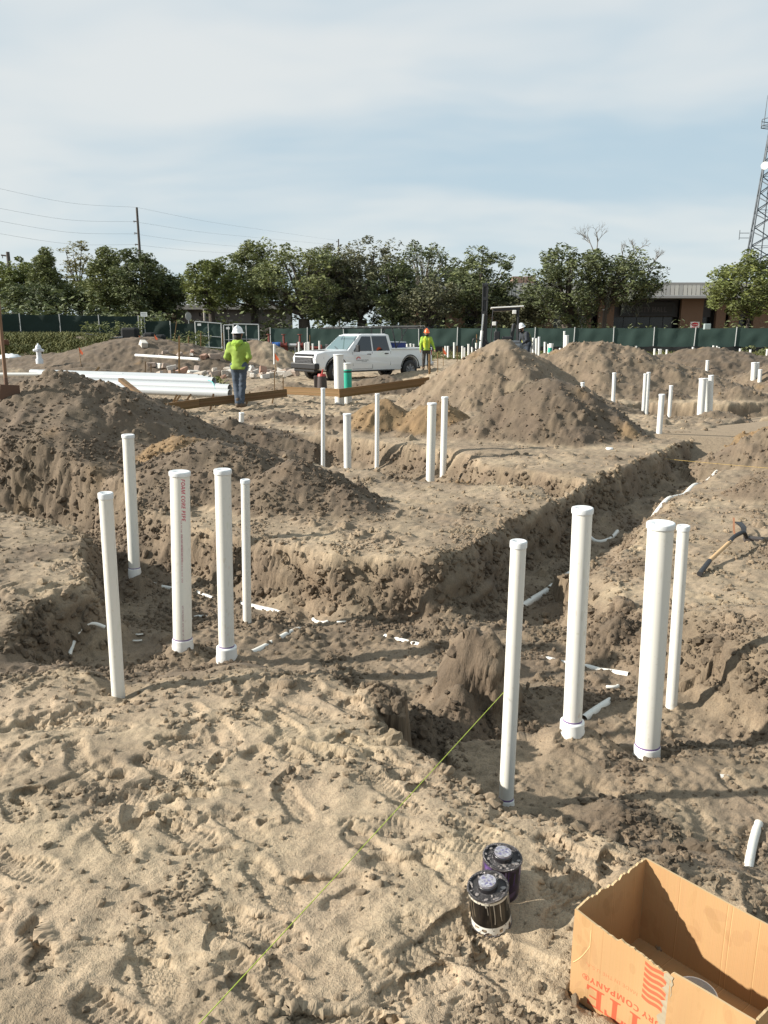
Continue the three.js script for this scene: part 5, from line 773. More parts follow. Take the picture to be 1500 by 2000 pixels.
// ---------------------------------------------------------------- stacked long pipes, form boards, stakes
{
  const straps = mat([0.10, 0.42, 0.40], 0.5), longPvc = mat([0.42, 0.44, 0.445], 0.45);
  // rows of long pipes lying side by side; near ends at right, running back to the left
  const spots = [[449, 759, 18.6, 0.105, 0, 'lower front'], [449, 769, 18.5, 0.105, 0, 'bottom front'], [430, 757, 19.0, 0.105, 0.3, 'second'], [418, 745, 19.3, 0.105, 0.5, 'upper front'], [408, 741, 19.6, 0.08, 0.7, 'upper middle'], [398, 739, 19.9, 0.08, 0.9, 'upper back'], [388, 737, 20.2, 0.08, 1.1, 'rearmost']];
  spots.forEach(([x, y, z, r, o, w], i) => {
    const a = atZ(x, y, z), dir = V(-1, 0, -0.36).normalize(), b = a.clone().addScaledVector(dir, 4.4 + o); b.y += 0.04;
    const g = thing('long_pipe', w + ' long pale pipe of the bundle left of the hooded worker', 'pipe', a, 0, 'bundle of long pipes'); const z0 = V(0, 0, 0), e = b.clone().sub(a);
    part('pipe_body', [rod(z0, e, r, r, 24, true)], longPvc, g); const q = new THREE.Quaternion().setFromUnitVectors(V(0, 1, 0), e.clone().normalize());
    const m = lathe([[r * 0.88, 0.3], [r * 0.88, 0.0], [r, 0.0]], 24).applyQuaternion(q); part('pipe_mouth', m, longPvc, g);
  });
  const s0 = atZ(418, 760, 18.75); single('strap', tube([s0.clone().add(V(0.02, -0.22, 0.10)), s0.clone().add(V(0.06, 0, 0.13)), s0.clone().add(V(0, 0.14, 0.05)), s0.clone().add(V(-0.2, 0.2, -0.3))], 0.012, 6, 20), straps, 'teal strap tied round the pipe bundle', 'strap');
  const wood = (s) => mat([1, 1, 1], 0.85, { map: canvasTex(512, 64, (c, w, h) => { const r = rng(s); c.fillStyle = ['#8a6d4d', '#7a6148', '#9b7d59'][s % 3]; c.fillRect(0, 0, w, h); for (let i = 0; i < 160; i++) { c.strokeStyle = `rgba(${50 + 60 * r()},${36 + 40 * r()},22,${0.08 + 0.2 * r()})`; c.lineWidth = 0.5 + 1.5 * r(); const y = r() * h; c.beginPath(); c.moveTo(0, y); c.bezierCurveTo(w / 3, y + 6 * (r() - 0.5), w * 0.66, y + 6 * (r() - 0.5), w, y + 5 * (r() - 0.5)); c.stroke(); } for (let i = 0; i < 14; i++) { c.fillStyle = `rgba(120,100,75,${0.2 * r()})`; c.beginPath(); c.ellipse(r() * w, r() * h, 30 * r(), 12 * r(), 0, 0, 7); c.fill(); } }) });
  const woods = [wood(0), wood(1), wood(2)];
  const plank = (label, ax, ay, az, bx, by, bz, h, i, t = 0.038) => { const a = atZ(ax, ay, az), b = atZ(bx, by, bz); single('form_board', bar(V(a.x, a.y + h / 2, a.z), V(b.x, b.y + h / 2, b.z), t, h), woods[i % 3], label, 'board', 'form boards set on edge'); };
  plank('form board on edge in front of the pipe bundle', 312, 807, 16.4, 388, 796, 17.3, 0.19, 0);
  plank('form board on edge at the hooded worker\'s feet', 386, 796, 17.35, 560, 775, 18.9, 0.19, 1);
  plank('form board on edge left of the wide white pipe', 556, 770, 19.6, 664, 775, 18.8, 0.19, 2);
  plank('long form board on edge right of the green sleeve pipe', 662, 777, 18.75, 838, 752, 20.6, 0.21, 0);
  plank('dark board lying up the left heap toward the pipe bundle', 236, 745, 15.5, 300, 795, 14.3, 0.07, 1, 0.1);
  const stake = (label, bx, by, tx, ty, z, w = 0.045, i = 0, name = 'wooden_stake') => { const b = atZ(bx, by, z), t = atZ(tx, ty, z); const d = t.clone().sub(b).normalize(); return single(name, bar(b.clone().addScaledVector(d, -0.25), t.clone().add(V(0.001, 0, 0.001)), w, w * 0.55), woods[i % 3], label, 'stake', 'wooden stakes'); };
  stake('slanting stake propped against the pipe bundle, left', 334, 793, 346, 771, 17.1, 0.06, 0); stake('slanting stake propped against the pipe bundle, middle', 341, 788, 352, 772, 17.3, 0.06, 2); stake('slanting stake propped against the pipe bundle, right', 360, 788, 373, 770, 17.4, 0.06, 1);
  stake('short stake at the bundle end', 414, 784, 417, 769, 17.8, 0.06, 1); stake('short stake right of the hooded worker\'s feet', 485, 776, 488, 765, 18.8, 0.06, 0); stake('short stake right of the form board joint', 535, 772, 537, 763, 19.4, 0.05, 2);
  stake('tall bare stake behind the pipe bundle', 350, 728, 350, 656, 30, 0.09, 2); stake('tall stake with red mark before the gates', 368, 680, 368, 657, 44, 0.1, 2); stake('tall pale stake right of the red-marked stake', 392, 673, 392, 650, 46, 0.08, 2); stake('stake before the leaning gate panels', 434, 668, 434, 650, 50, 0.08, 2);
  stake('leaning pale rod by the weeds', 339, 673, 345, 627, 50, 0.06, 2); stake('stake leaning in the sand beyond the far end of the long form board', 822, 752, 828, 737, 22.5, 0.07, 2); stake('square post stub right of the worker at the truck', 839, 722, 839, 692, 33, 0.12, 2); stake('thin stake right of the worker at the truck', 855, 716, 855, 688, 34, 0.05, 2); stake('thin stake behind the far heap, left', 893, 712, 893, 676, 34, 0.05, 0); stake('thin lath in the left trench field', 284, 728, 284, 706, 30, 0.05, 1); stake('second thin lath in the left trench field', 295, 727, 295, 711, 30, 0.05, 1); stake('small dark lath at the foot of the tall bare stake', 340, 727, 340, 720, 30, 0.05, 1);
  stake('thin grey stake before the fence, left of the excavator', 931, 676, 931, 653, 52, 0.09, 2); stake('thin stake behind the truck hood', 605, 676, 605, 654, 55, 0.09, 2); stake('slanting lath beside the pipe bundle, upper left', 182, 731, 194, 717, 21.5, 0.07, 0); stake('thin stake between truck and hooded worker', 536, 760, 536, 725, 24, 0.04, 0); stake('second thin stake between truck and hooded worker', 553, 766, 553, 738, 22, 0.04, 0);
  const orange = mat([0.8, 0.16, 0.06], 0.7);
  for (const [x, y, z, w] of [[158, 708, 32, 'on the sandy spot right of the hydrant'], [274, 678, 42, 'before the dark heap, left'], [304, 676, 42, 'before the dark heap, right'], [539, 722, 29, 'left of the truck grille'], [866, 708, 33, 'on the sand right of the worker at the truck']]) {
    const p = atZ(x, y, z); const g = thing('marker_flag', 'orange marker flag ' + w, 'flag', p, 0, 'orange marker flags'); part('wire', rod(V(0, -0.15, 0), V(-0.03, 0.62, 0), 0.012), woods[2], g); const s = new THREE.Shape([[0, 0], [0.16, -0.24], [0.12, -0.32], [0.0, -0.22]].map(a => new THREE.Vector2(...a))); part('flag', new THREE.ExtrudeGeometry(s, { depth: 0.006, bevelEnabled: false }).translate(-0.03, 0.62, 0), orange, g); }
  // boards and pipes lying on the site
  const lie = (label, ax, ay, az, bx, by, bz, w, h, m) => { const a = atZ(ax, ay, az), b = atZ(bx, by, bz); a.y = ground(a.x, az, false) + h / 2 + 0.01; b.y = ground(b.x, bz, false) + h / 2 + 0.01; single('lying_board', bar(a, b, w, h), m, label, 'board', 'boards lying on the ground'); };
  lie('plank lying on the sand right of the truck, nearer', 780, 743, 22.6, 815, 752, 21.6, 0.12, 0.03, woods[1]); lie('short plank lying on the sand right of the truck, farther', 800, 740, 24, 840, 745, 23.4, 0.12, 0.03, woods[0]);
  { const a = atZ(265, 694, 36), b = atZ(389, 702, 34); const m = [a, b].map(v => { v.y = Math.max(v.y, ground(v.x, -v.z, false) + 0.08); return v; }); single('lying_pipe', rod(m[0], m[1], 0.07, 0.07, 14), pvcFar, 'white pipe lying across the ground before the rubble', 'pipe'); }
  { const a = atZ(0, 733, 20.6), b = atZ(240, 732, 20.7); single('lying_pipe', rod(a.add(V(0, 0.02, 0)), b, 0.05, 0.05, 14), pvcFar, 'long white pipe lying behind the left heap', 'pipe'); }
  // small red-capped tool between stake and pipe
  { const p = atZ(629, 760, 20.6); const g = thing('compactor', 'small dark machine with a red top beside the thin pipe before the truck', 'machine', p); part('housing', [new THREE.CylinderGeometry(0.12, 0.14, 0.34, 16).translate(0, 0.17, 0), rbox(0.10, 0.3, 0.1, -0.16, 0.2, 0, 0.02)], mat([0.05, 0.035, 0.03], 0.6), g); part('top', [new THREE.CylinderGeometry(0.10, 0.12, 0.06, 16).translate(0, 0.37, 0), rod(V(0, 0.38, 0), V(0.03, 0.52, 0), 0.02)], mat([0.4, 0.04, 0.03], 0.5), g); }
  // ---- broken block rubble
  const r = rng(606), conc = [mat([0.42, 0.37, 0.31], 0.95, { bumpMap: grain.bump, bumpScale: 0.01 }), mat([0.52, 0.49, 0.44], 0.95), mat([0.33, 0.26, 0.21], 0.95), mat([0.36, 0.22, 0.16], 0.95)];
  const chunk = (k) => { const q = rng(k), g = new RoundedBoxGeometry(0.40, 0.22, 0.24, 2, 0.03), p = g.attributes.position; for (let i = 0; i < p.count; i++) { const x = p.getX(i), y = p.getY(i), z = p.getZ(i); const s = 1 + 0.35 * n2(x * 4 + k * 3, y * 5 + z * 4); p.setXYZ(i, x * s, y * s, z * s); } g.computeVertexNormals(); return g; };
  const cg = [1, 2, 3, 4, 5].map(chunk), rubbleLabel = (px, s, d) => (s > 1.25 ? 'large' : s > 0.9 ? 'middling' : 'small') + ' broken block ' + (d < 37.3 ? 'at front ' : d < 39.2 ? 'amid ' : 'at back ') + 'of rubble, ' + (px < 330 ? 'left of tall stake' : px < 395 ? 'right of tall stake' : px < 450 ? 'left of hooded worker' : px < 510 ? 'right of hooded worker' : 'near the truck hood');
  const heap = [], nth = {}, words = ['leftmost', 'second from left', 'third from left', 'fourth from left', 'fifth from left', 'sixth from left', 'seventh from left', 'eighth from left'];
  for (let i = 0; i < 78; i++) { const px = 270 + 300 * r(), d = 35.5 + 5.5 * r(), s = 0.6 + 1.0 * r(); if (px > 395 && px < 430 && r() < 0.5) continue; heap.push({ px, d, s, m: Math.floor(r() * 3.4), k: Math.floor(r() * 5), a: [(r() - 0.5) * 0.8, r() * 6.3, (r() - 0.5) * 0.8] }); }
  heap.sort((p, q) => p.px - q.px);
  for (const h of heap) { const x = (h.px - 750) / 1500 * h.d * 0.975, y = ground(x, h.d, false), base = rubbleLabel(h.px, h.s, h.d).replace('broken block', ['tan', 'pale grey', 'brown', 'reddish'][h.m] + ' broken block'), n = nth[base] = (nth[base] ?? -1) + 1; const o = single('rubble_block', cg[h.k], conc[h.m], base + (n ? ', ' + words[n] : ''), 'rubble', 'broken blocks in the rubble pile', V(x, y + 0.10 * h.s, -h.d)); o.scale.setScalar(h.s); o.rotation.set(...h.a); }
  // ---- hydrant
  { const p = atZ(77, 702, 38.5); const g = thing('fire_hydrant', 'silver-white fire hydrant on the left', 'hydrant', p); const m = mat([0.62, 0.64, 0.66], 0.4); g.scale.setScalar(1.02);
    part('barrel', [lathe([[0.17, -0.2], [0.17, 0.02], [0.12, 0.04], [0.11, 0.45], [0.16, 0.47], [0.16, 0.52], [0.13, 0.53]], 20)], m, g); part('bonnet', [lathe([[0.13, 0.53], [0.13, 0.58], [0.10, 0.66], [0.04, 0.70], [0.035, 0.76], [0, 0.76]], 20)], m, g); for (const a of [0, Math.PI / 2, Math.PI]) part('nozzle', [rod(V(0, 0.42, 0), V(Math.cos(a) * 0.2, 0.42, Math.sin(a) * 0.2), 0.065, 0.065, 14), rod(V(Math.cos(a) * 0.2, 0.42, Math.sin(a) * 0.2), V(Math.cos(a) * 0.25, 0.42, Math.sin(a) * 0.25), 0.075, 0.06, 8)], m, g); }
  // ---- white plastic sheet and orange box at the left edge
  { const p = atZ(14, 657, 46); const g = new THREE.SphereGeometry(1, 18, 10); const q = g.attributes.position; for (let i = 0; i < q.count; i++) { const s = 1 + 0.35 * n2(q.getX(i) * 3, q.getZ(i) * 3 + q.getY(i)); q.setXYZ(i, q.getX(i) * s * 0.75, Math.max(0, q.getY(i)) * s * 0.28, q.getZ(i) * s * 0.4); } g.computeVertexNormals(); single('plastic_sheet', g, mat([0.7, 0.72, 0.72], 0.5), 'crumpled white plastic sheet on the grass at the left edge', 'plastic sheet', null, V(p.x, ground(p.x, 46, false) - 0.02, p.z)); }
  { const p = atZ(3, 655, 50); single('rusty_crate', rbox(0.6, 0.55, 0.6, 0, 0.2, 0, 0.04), mat([0.16, 0.06, 0.03], 0.8), 'rust-brown crate at the left edge by the fence', 'crate', null, V(p.x, ground(p.x, 50, false), p.z)); }
}

// ---------------------------------------------------------------- green screened fences and gates
const screenMat = mat([0.030, 0.058, 0.048], 0.9, { side: THREE.DoubleSide }), screenDark = mat([0.010, 0.024, 0.018], 0.9, { side: THREE.DoubleSide }), postMat = mat([0.42, 0.43, 0.42], 0.5, { metalness: 0.4 }), siltMat = mat([0.01, 0.011, 0.011], 0.85, { side: THREE.DoubleSide });
function clothPanel(w, h, seed, sag = 0.03) {
  const g = new THREE.PlaneGeometry(w, h, 16, 8), p = g.attributes.position; for (let i = 0; i < p.count; i++) { const x = p.getX(i), y = p.getY(i), e = Math.sin((x / w + 0.5) * Math.PI); p.setZ(i, 0.07 * e * (n2(x * 1.1 + seed * 9, y * 1.2) + 0.6 * n2((x + y) * 2.2 + seed * 5, (y - x) * 0.8))); p.setY(i, y - (y > h * 0.4 ? sag * e : 0)); } g.computeVertexNormals(); return g;
}
function fence(label, x0, z0, x1, z1, top, h, spacing, m, silt) {
  const L = Math.hypot(x1 - x0, z1 - z0), n = Math.round(L / spacing), g = thing('screened_fence', label, 'fence', V(x0, 0, z0)), a = Math.atan2(-(z1 - z0), x1 - x0), ps = [];
  const post = rod(V(0, -0.3, 0), V(0, h + 0.06, 0), 0.04, 0.04, 8), r = rng(Math.round(x0 * 10 + z0));
  for (let i = 0; i <= n; i++) {
    const t = i / n, x = (x1 - x0) * t, z = (z1 - z0) * t, y = top(t) - h;
    const o = part('post', post, postMat, g); o.position.set(x, y, z + 0.03); o.rotation.z = (r() - 0.5) * 0.05;
    if (i < n) { const tt = (i + 0.5) / n, yy = (top(t) + top((i + 1) / n)) / 2; const s = part('screen_panel', clothPanel(L / n, h, i + x0, 0.05), m, g); s.position.set((x1 - x0) * tt, yy - h / 2, (z1 - z0) * tt); s.rotation.y = a;
      if (silt) { const q = part('silt_strip', clothPanel(L / n, 0.55, i + 60, 0.12), siltMat, g); q.position.set((x1 - x0) * tt, yy - h + 0.22, (z1 - z0) * tt + 0.25); q.rotation.y = a; } }
  }
  return g;
}
fence('long green screened fence behind the site, right of the red valves', -9.5, -66, 40, -60.5, () => 1.99, 1.9, 3.05, screenMat, true);
fence('dark green screened fence behind the grass at far left', -36, -64, -20.5, -66, t => 3.2 - 0.25 * t, 1.85, 3.05, screenDark, true);
fence('dark green screened fence among weeds between far-left fence and gates', -20.3, -66.2, -15.6, -66.4, t => 2.7 - 0.4 * t, 1.9, 2.4, screenDark, false);
{ // chain-link gate leaves with screen
  const gate = (label, px0, py0, px1, py1, z, h) => { const a = atZ(px0, py0, z), b = atZ(px1, py1, z), g = thing('gate_leaf', label, 'gate', a, 0, 'gate leaves'), e = b.clone().sub(a), dn = V(0, -h, 0), f = [rod(V(0, 0, 0), e, 0.045), rod(dn, e.clone().add(dn), 0.045), rod(V(0, 0, 0), dn, 0.045), rod(e, e.clone().add(dn), 0.045), rod(e.clone().multiplyScalar(0.5), e.clone().multiplyScalar(0.5).add(dn), 0.03), rod(V(0, -h * 0.55, 0), e.clone().add(V(0, -h * 0.55, 0)), 0.03)];
    part('frame', f, postMat, g); const s = part('screen_panel', clothPanel(Math.hypot(e.x, e.y), h * 0.98, px0, 0.02), screenMat, g); s.position.copy(e.clone().multiplyScalar(0.5).add(V(0, -h / 2, -0.03))); s.rotation.z = Math.atan2(e.y, e.x);
    const q = part('notice', box(0.26, 0.16, 0.01), mat([0.7, 0.7, 0.68], 0.7), g); q.position.set(0.3, -0.22, 0.06); return g; };
  gate('leaning gate leaf with a white notice, left of the gate opening', 381, 628, 432, 632, 57, 1.75); gate('narrow gate leaf between the two larger gate leaves', 437, 635, 455, 635, 57.5, 1.9); gate('upright gate leaf with a white notice behind the hooded worker', 456, 633, 505, 634, 57.2, 1.9);
  const p = atZ(255, 655, 58); const g = thing('black_bags', 'black tarpaulin bundle by the fence, left of the weeds', 'tarpaulin', V(p.x, ground(p.x, 58, false), p.z)); const b = []; for (const [x, y, w, hh] of [[0, 0.4, 1.2, 1.1], [1.4, 0.25, 0.8, 0.7], [2.2, 0.2, 0.7, 0.5]]) b.push(rbox(w, hh, 0.9, x, y, 0, 0.2)); part('sheet', b, siltMat, g); const tb = []; for (let i = 0; i < 4; i++) tb.push(tube([V(-3.2, 0.5 - i * 0.1, 0.2), V(-1.8, 0.28 - i * 0.06, 0.4), V(-0.4, 0.2 + i * 0.03, 0.5)], 0.06)); part('hoses', tb, mat([0.05, 0.055, 0.06], 0.5), g);
}
{ // red and blue backflow valve assembly
  const p = atZ(516, 668, 56), g = thing('backflow_assembly', 'red pipe valve assembly with a blue middle before the fence', 'valve assembly', V(p.x, ground(p.x, 56, false), p.z)); const red = mat([0.16, 0.028, 0.018], 0.6), blue = mat([0.02, 0.09, 0.30], 0.5), gal = mat([0.4, 0.4, 0.4], 0.5);
  const Y = 0.75; part('riser', [rod(V(0.1, -0.2, 0), V(0.1, Y, 0), 0.17), new THREE.SphereGeometry(0.24, 16, 10).translate(0.1, Y, 0)], red, g); part('riser', [rod(V(1.55, -0.3, 0), V(1.55, Y, 0), 0.12)], red, g);
  part('check_valve', [rod(V(0.5, Y + 0.03, 0), V(1.15, Y + 0.03, 0), 0.19, 0.19, 18), rod(V(0.62, Y, 0), V(0.66, Y, 0), 0.25), rod(V(1.0, Y, 0), V(1.04, Y, 0), 0.25)], blue, g);
  for (const x of [0.34, 1.4, 2.55]) { const v = part('gate_valve', [rod(V(x - 0.2, Y, 0), V(x + 0.2, Y, 0), 0.16), rod(V(x, Y, 0), V(x, Y + 0.75, 0), 0.10, 0.06), rod(V(x - 0.22, Y, 0), V(x - 0.18, Y, 0), 0.24), rod(V(x + 0.18, Y, 0), V(x + 0.22, Y, 0), 0.24)], red, g); part('hand_wheel', [new THREE.TorusGeometry(0.14, 0.03, 6, 16).rotateX(Math.PI / 2).translate(x, Y + 0.75, 0)], red, v); }
  part('spool', [rod(V(2.7, Y - 0.15, 0), V(4.0, Y - 0.2, 0), 0.11), rod(V(3.95, Y - 0.2, 0), V(4.1, Y - 0.2, 0), 0.25)], red, g); part('bare_spool', [rod(V(1.75, Y, 0), V(2.35, Y, 0), 0.13), rod(V(2.2, -0.2, 0), V(2.2, Y, 0), 0.06), rod(V(3.2, -0.2, 0), V(3.2, Y - 0.2, 0), 0.06)], gal, g);
}

// ---------------------------------------------------------------- trees
const leafCols = { oak: [[0.095, 0.118, 0.036], [0.180, 0.195, 0.060]], dark: [[0.068, 0.090, 0.032], [0.142, 0.162, 0.054]], lime: [[0.095, 0.122, 0.024], [0.175, 0.195, 0.045]], pale: [[0.075, 0.095, 0.035], [0.14, 0.16, 0.06]], yellow: [[0.14, 0.13, 0.035], [0.20, 0.18, 0.055]], brown: [[0.085, 0.088, 0.042], [0.145, 0.145, 0.066]] };
const leafMat = new THREE.MeshPhysicalMaterial({ vertexColors: true, roughness: 0.95, side: THREE.DoubleSide, transmission: 0.22, thickness: 0 });
const barkMat = mat([0.075, 0.062, 0.050], 0.95, { bumpMap: grain.bump, bumpScale: 0.03 }), barkPale = mat([0.20, 0.18, 0.155], 0.95), mossMat = mat([0.09, 0.095, 0.07], 0.95);
function limb(out, a, b, r1, r2, wob, r) { const m = a.clone().lerp(b, 0.5).add(V((r() - 0.5) * wob, (r() - 0.2) * wob, (r() - 0.5) * wob)); const c = new THREE.QuadraticBezierCurve3(a, m, b), P = c.getPoints(6); for (let i = 0; i < 6; i++) out.push(rod(P[i], P[i + 1], lerp(r1, r2, i / 6), lerp(r1, r2, (i + 1) / 6), r1 > 0.12 ? 8 : 5, true)); }
function leafCloud(clumps, leafSize, cols, r, droop = 0) {
  let n = 0; for (const c of clumps) n += c.n; const pos = new Float32Array(n * 18), col = new Float32Array(n * 18); let o = 0;
  for (const c of clumps) {
    const tone = r();
    for (let i = 0; i < c.n; i++) {
      let x, y, z; do { x = r() * 2 - 1; y = r() * 2 - 1; z = r() * 2 - 1; } while (x * x + y * y + z * z > 1); const q = Math.pow(x * x + y * y + z * z, -0.18);
      const cx = c.x + x * q * c.r, cy = c.y + y * q * c.r * (c.flat || 0.72), cz = c.z + z * q * c.r, s = leafSize * (0.55 + 0.9 * r());
      const a = r() * 6.3, e = (r() - 0.5) * 2.2, ux = Math.cos(a), uy = Math.sin(e) * 0.7 - droop, uz = Math.sin(a), b = r() * 6.3, vx = Math.cos(b) * 0.55, vy = (r() - 0.3) * 0.8, vz = Math.sin(b) * 0.55;
      const P = [[-ux, -uy, -uz], [vx, vy, vz], [ux, uy, uz], [-ux, -uy, -uz], [ux, uy, uz], [-vx * 0.8, -vy * 0.8, -vz * 0.8]]; const t = clamp(0.6 * tone + 0.4 * r()), L = 0.85 + 0.3 * r();
      for (const p of P) { pos[o] = cx + p[0] * s; pos[o + 1] = cy + p[1] * s; pos[o + 2] = cz + p[2] * s; for (let k = 0; k < 3; k++) col[o + k] = lerp(cols[0][k], cols[1][k], t) * L; o += 3; }
    }
  }
  const g = new THREE.BufferGeometry(); g.setAttribute('position', new THREE.BufferAttribute(pos, 3)); g.setAttribute('color', new THREE.BufferAttribute(col, 3)); g.computeVertexNormals(); return g;
}
// px: column of the crown's middle; py top row; py1 bottom row of the foliage; half width in px; distance d
function tree(name, label, px, pyTop, pyBot, halfW, d, kind, o = {}) {
  const r = rng(Math.round(px * 31 + d)), top = atZ(px, pyTop, d), bot = atZ(px, pyBot, d), gy = Math.min(bot.y - 0.4, grade(top.x, Math.min(d, 60)) + 0.1), base = V(top.x + (o.lean || 0), gy, top.z), rw = halfW * (o.wide || 1.18) / 1500 * d * 0.99, rh = (top.y - bot.y) / 2, cy = (top.y + bot.y) / 2;
  const g = thing(name, label, 'tree', base, 0, o.group || 'trees behind the site'); const wood = [], clumps = [], fork = V(0, Math.max(0.8, (bot.y - gy) * 0.9 + rh * 0.15), 0), cx0 = top.x - base.x, cyl = cy - gy, tr = o.trunk || 0.035 * rh + 0.09;
  limb(wood, V(0, -0.3, 0), fork, tr * 1.25, tr * 0.9, 0.25, r);
  const n = o.clumps || Math.round(90 + rw * rh * 4.2), dens = o.density || 1;
  for (let i = 0; i < n; i++) {
    let x, y, z, q; do { x = r() * 2 - 1; y = r() * 2 - 1; z = r() * 2 - 1; q = x * x + y * y + z * z; } while (q > 1 || q < (o.hollow ?? 0.12));
    const a = Math.atan2(y, x), env = 1 + 0.20 * n2(Math.cos(a) * 2.1 + px, Math.sin(a) * 2.1 + z * 1.5) + 0.10 * n2(Math.cos(a) * 6 + px, Math.sin(a) * 6); const yy = o.round ? y : (y < 0 ? y * 0.92 : y);
    const wid = o.cone ? 1 - 0.62 * clamp(y * 0.5 + 0.5) : 1, c = { x: cx0 + x * rw * env * wid, y: cyl + yy * rh * env, z: z * rw * 0.8 * wid, r: (o.clumpR || 0.5 + 0.055 * rw) * (0.6 + 0.7 * r()), n: Math.round((o.leaves ? o.leaves * 1.4 : 92) * dens * (0.5 + r())), flat: o.flat };
    clumps.push(c); if (i % (o.limbEvery || 5) === 0) { const e = V(c.x, c.y, c.z), s = fork.clone().add(V(0, r() * rh * 0.5, 0)); limb(wood, s, e, tr * (0.28 + 0.25 * r()), 0.03, rw * 0.22, r); }
  }
  part('trunk', wood, o.bark || barkMat, g);
  part('crown', leafCloud(clumps, o.leaf || 0.14, leafCols[kind], r, o.droop || 0), leafMat, g);
  if (o.bare) { const tw = []; const grow = (p, dir, len, rad, lv) => { const e = p.clone().addScaledVector(dir, len); limb(tw, p, e, rad, rad * 0.6, len * 0.15, r); if (lv > 0) for (let k = 0; k < 2 + (r() < 0.45); k++) grow(p.clone().lerp(e, 0.45 + 0.55 * r()), dir.clone().add(V((r() - 0.5) * 1.7, (r() - 0.35) * 1.1, (r() - 0.5) * 1.5)).normalize(), len * (0.45 + 0.45 * r()), rad * 0.6, lv - 1); }; for (const [bx, by, len, dx, dy] of o.bare) { const s = atZ(bx, by, d).sub(base); grow(s, V(dx, dy, 0).normalize(), len * 1.0, 0.055, 5); } part('dead_branches', tw, barkPale, g); }
  if (o.moss) { const ms = []; for (let i = 0; i < o.moss; i++) { const c = clumps[Math.floor(r() * clumps.length)]; ms.push({ x: c.x, y: c.y - c.r * 0.8 - 0.4 * r(), z: c.z, r: 0.25, n: 14, flat: 2.6 }); } part('hanging_moss', leafCloud(ms, 0.11, [[0.06, 0.065, 0.045], [0.10, 0.105, 0.08]], r, 1.2), leafMat, g); }
  return g;
}
// left row
tree('pine_tree', 'pale green tree at the far left edge beside the dark pole', 30, 505, 608, 42, 80, 'lime', { hollow: 0.05 }); tree('pine_tree', 'upright green tree with a pointed crown, second from the left', 84, 484, 606, 36, 78, 'oak', { cone: true });
tree('cypress_tree', 'thin yellowish conifer with tiered branches, tallest of the left row', 146, 466, 592, 20, 86, 'yellow', { clumps: 60, flat: 0.22, clumpR: 0.9, leaves: 34, trunk: 0.26, hollow: 0.0, leaf: 0.12 });
tree('bushy_tree', 'bushy green tree with two peaks left of the power pole', 203, 480, 612, 44, 76, 'oak', { cone: true }); tree('bushy_tree', 'dark bushy tree right below the power pole', 262, 488, 612, 40, 74, 'dark'); tree('bushy_tree', 'dark low tree between the power pole tree and the grey building', 318, 530, 622, 36, 78, 'dark', { moss: 20 }); tree('bushy_tree', 'low leafy tree filling in behind the two-peaked tree', 150, 545, 612, 50, 82, 'oak');
tree('bushy_tree', 'low shrubby tree at the bottom left behind the fence', 55, 555, 614, 60, 76, 'dark');
// middle oaks
tree('oak_tree', 'yellow-green oak overhanging the grey building', 408, 505, 612, 44, 72, 'lime', { trunk: 0.3 }); tree('oak_tree', 'tall oak left of centre with a leaning dark trunk', 492, 472, 618, 46, 76, 'oak', { trunk: 0.38, moss: 20 });
tree('oak_tree', 'broad spreading oak behind the hooded worker and truck', 590, 474, 628, 88, 73, 'oak', { trunk: 0.55, moss: 40 }); tree('oak_tree', 'tallest broad oak behind the truck cab', 706, 462, 632, 78, 75, 'brown', { trunk: 0.5, moss: 60, density: 1.05 }); tree('oak_tree', 'dark oak just right of the tallest broad oak', 770, 505, 640, 40, 72, 'dark', { trunk: 0.35, moss: 50 });
tree('sparse_tree', 'thin airy tree with pale leaves and gaps of sky', 826, 470, 600, 54, 84, 'pale', { clumps: 110, leaves: 30, clumpR: 0.7, hollow: 0.2, limbEvery: 2, bark: barkPale }); tree('oak_tree', 'brown-green half-bare tree behind the orange-hatted worker', 838, 548, 640, 50, 71, 'brown', { clumps: 90, leaves: 40, limbEvery: 2 });
tree('oak_tree', 'dark green oak left of the excavator boom', 940, 490, 632, 60, 73, 'dark', { trunk: 0.34 }); tree('bushy_tree', 'small green tree behind the excavator canopy', 1020, 590, 642, 40, 71, 'brown', { clumps: 90 });
tree('oak_tree', 'old oak with dead branches on top, before the brick building', 1115, 475, 640, 78, 69, 'dark', { trunk: 0.5, moss: 60, bare: [[1165, 492, 1.1, 0.05, 1], [1160, 492, 0.95, -0.5, 1], [1230, 505, 0.7, 0.4, 0.8]] });
tree('oak_tree', 'spreading right half of the old oak with bare twigs, over the brick facade', 1225, 492, 600, 62, 68, 'dark', { clumps: 130, leaves: 42, moss: 50, limbEvery: 2, lean: -1.5, bare: [[1240, 500, 0.75, 0.5, 0.9], [1265, 520, 0.8, 0.9, 0.5], [1215, 505, 0.6, 0, 1]] });
tree('leafy_tree', 'bright green tree at the right edge before the brick building', 1475, 498, 625, 68, 64, 'lime', { trunk: 0.14, round: true, leaf: 0.13 });
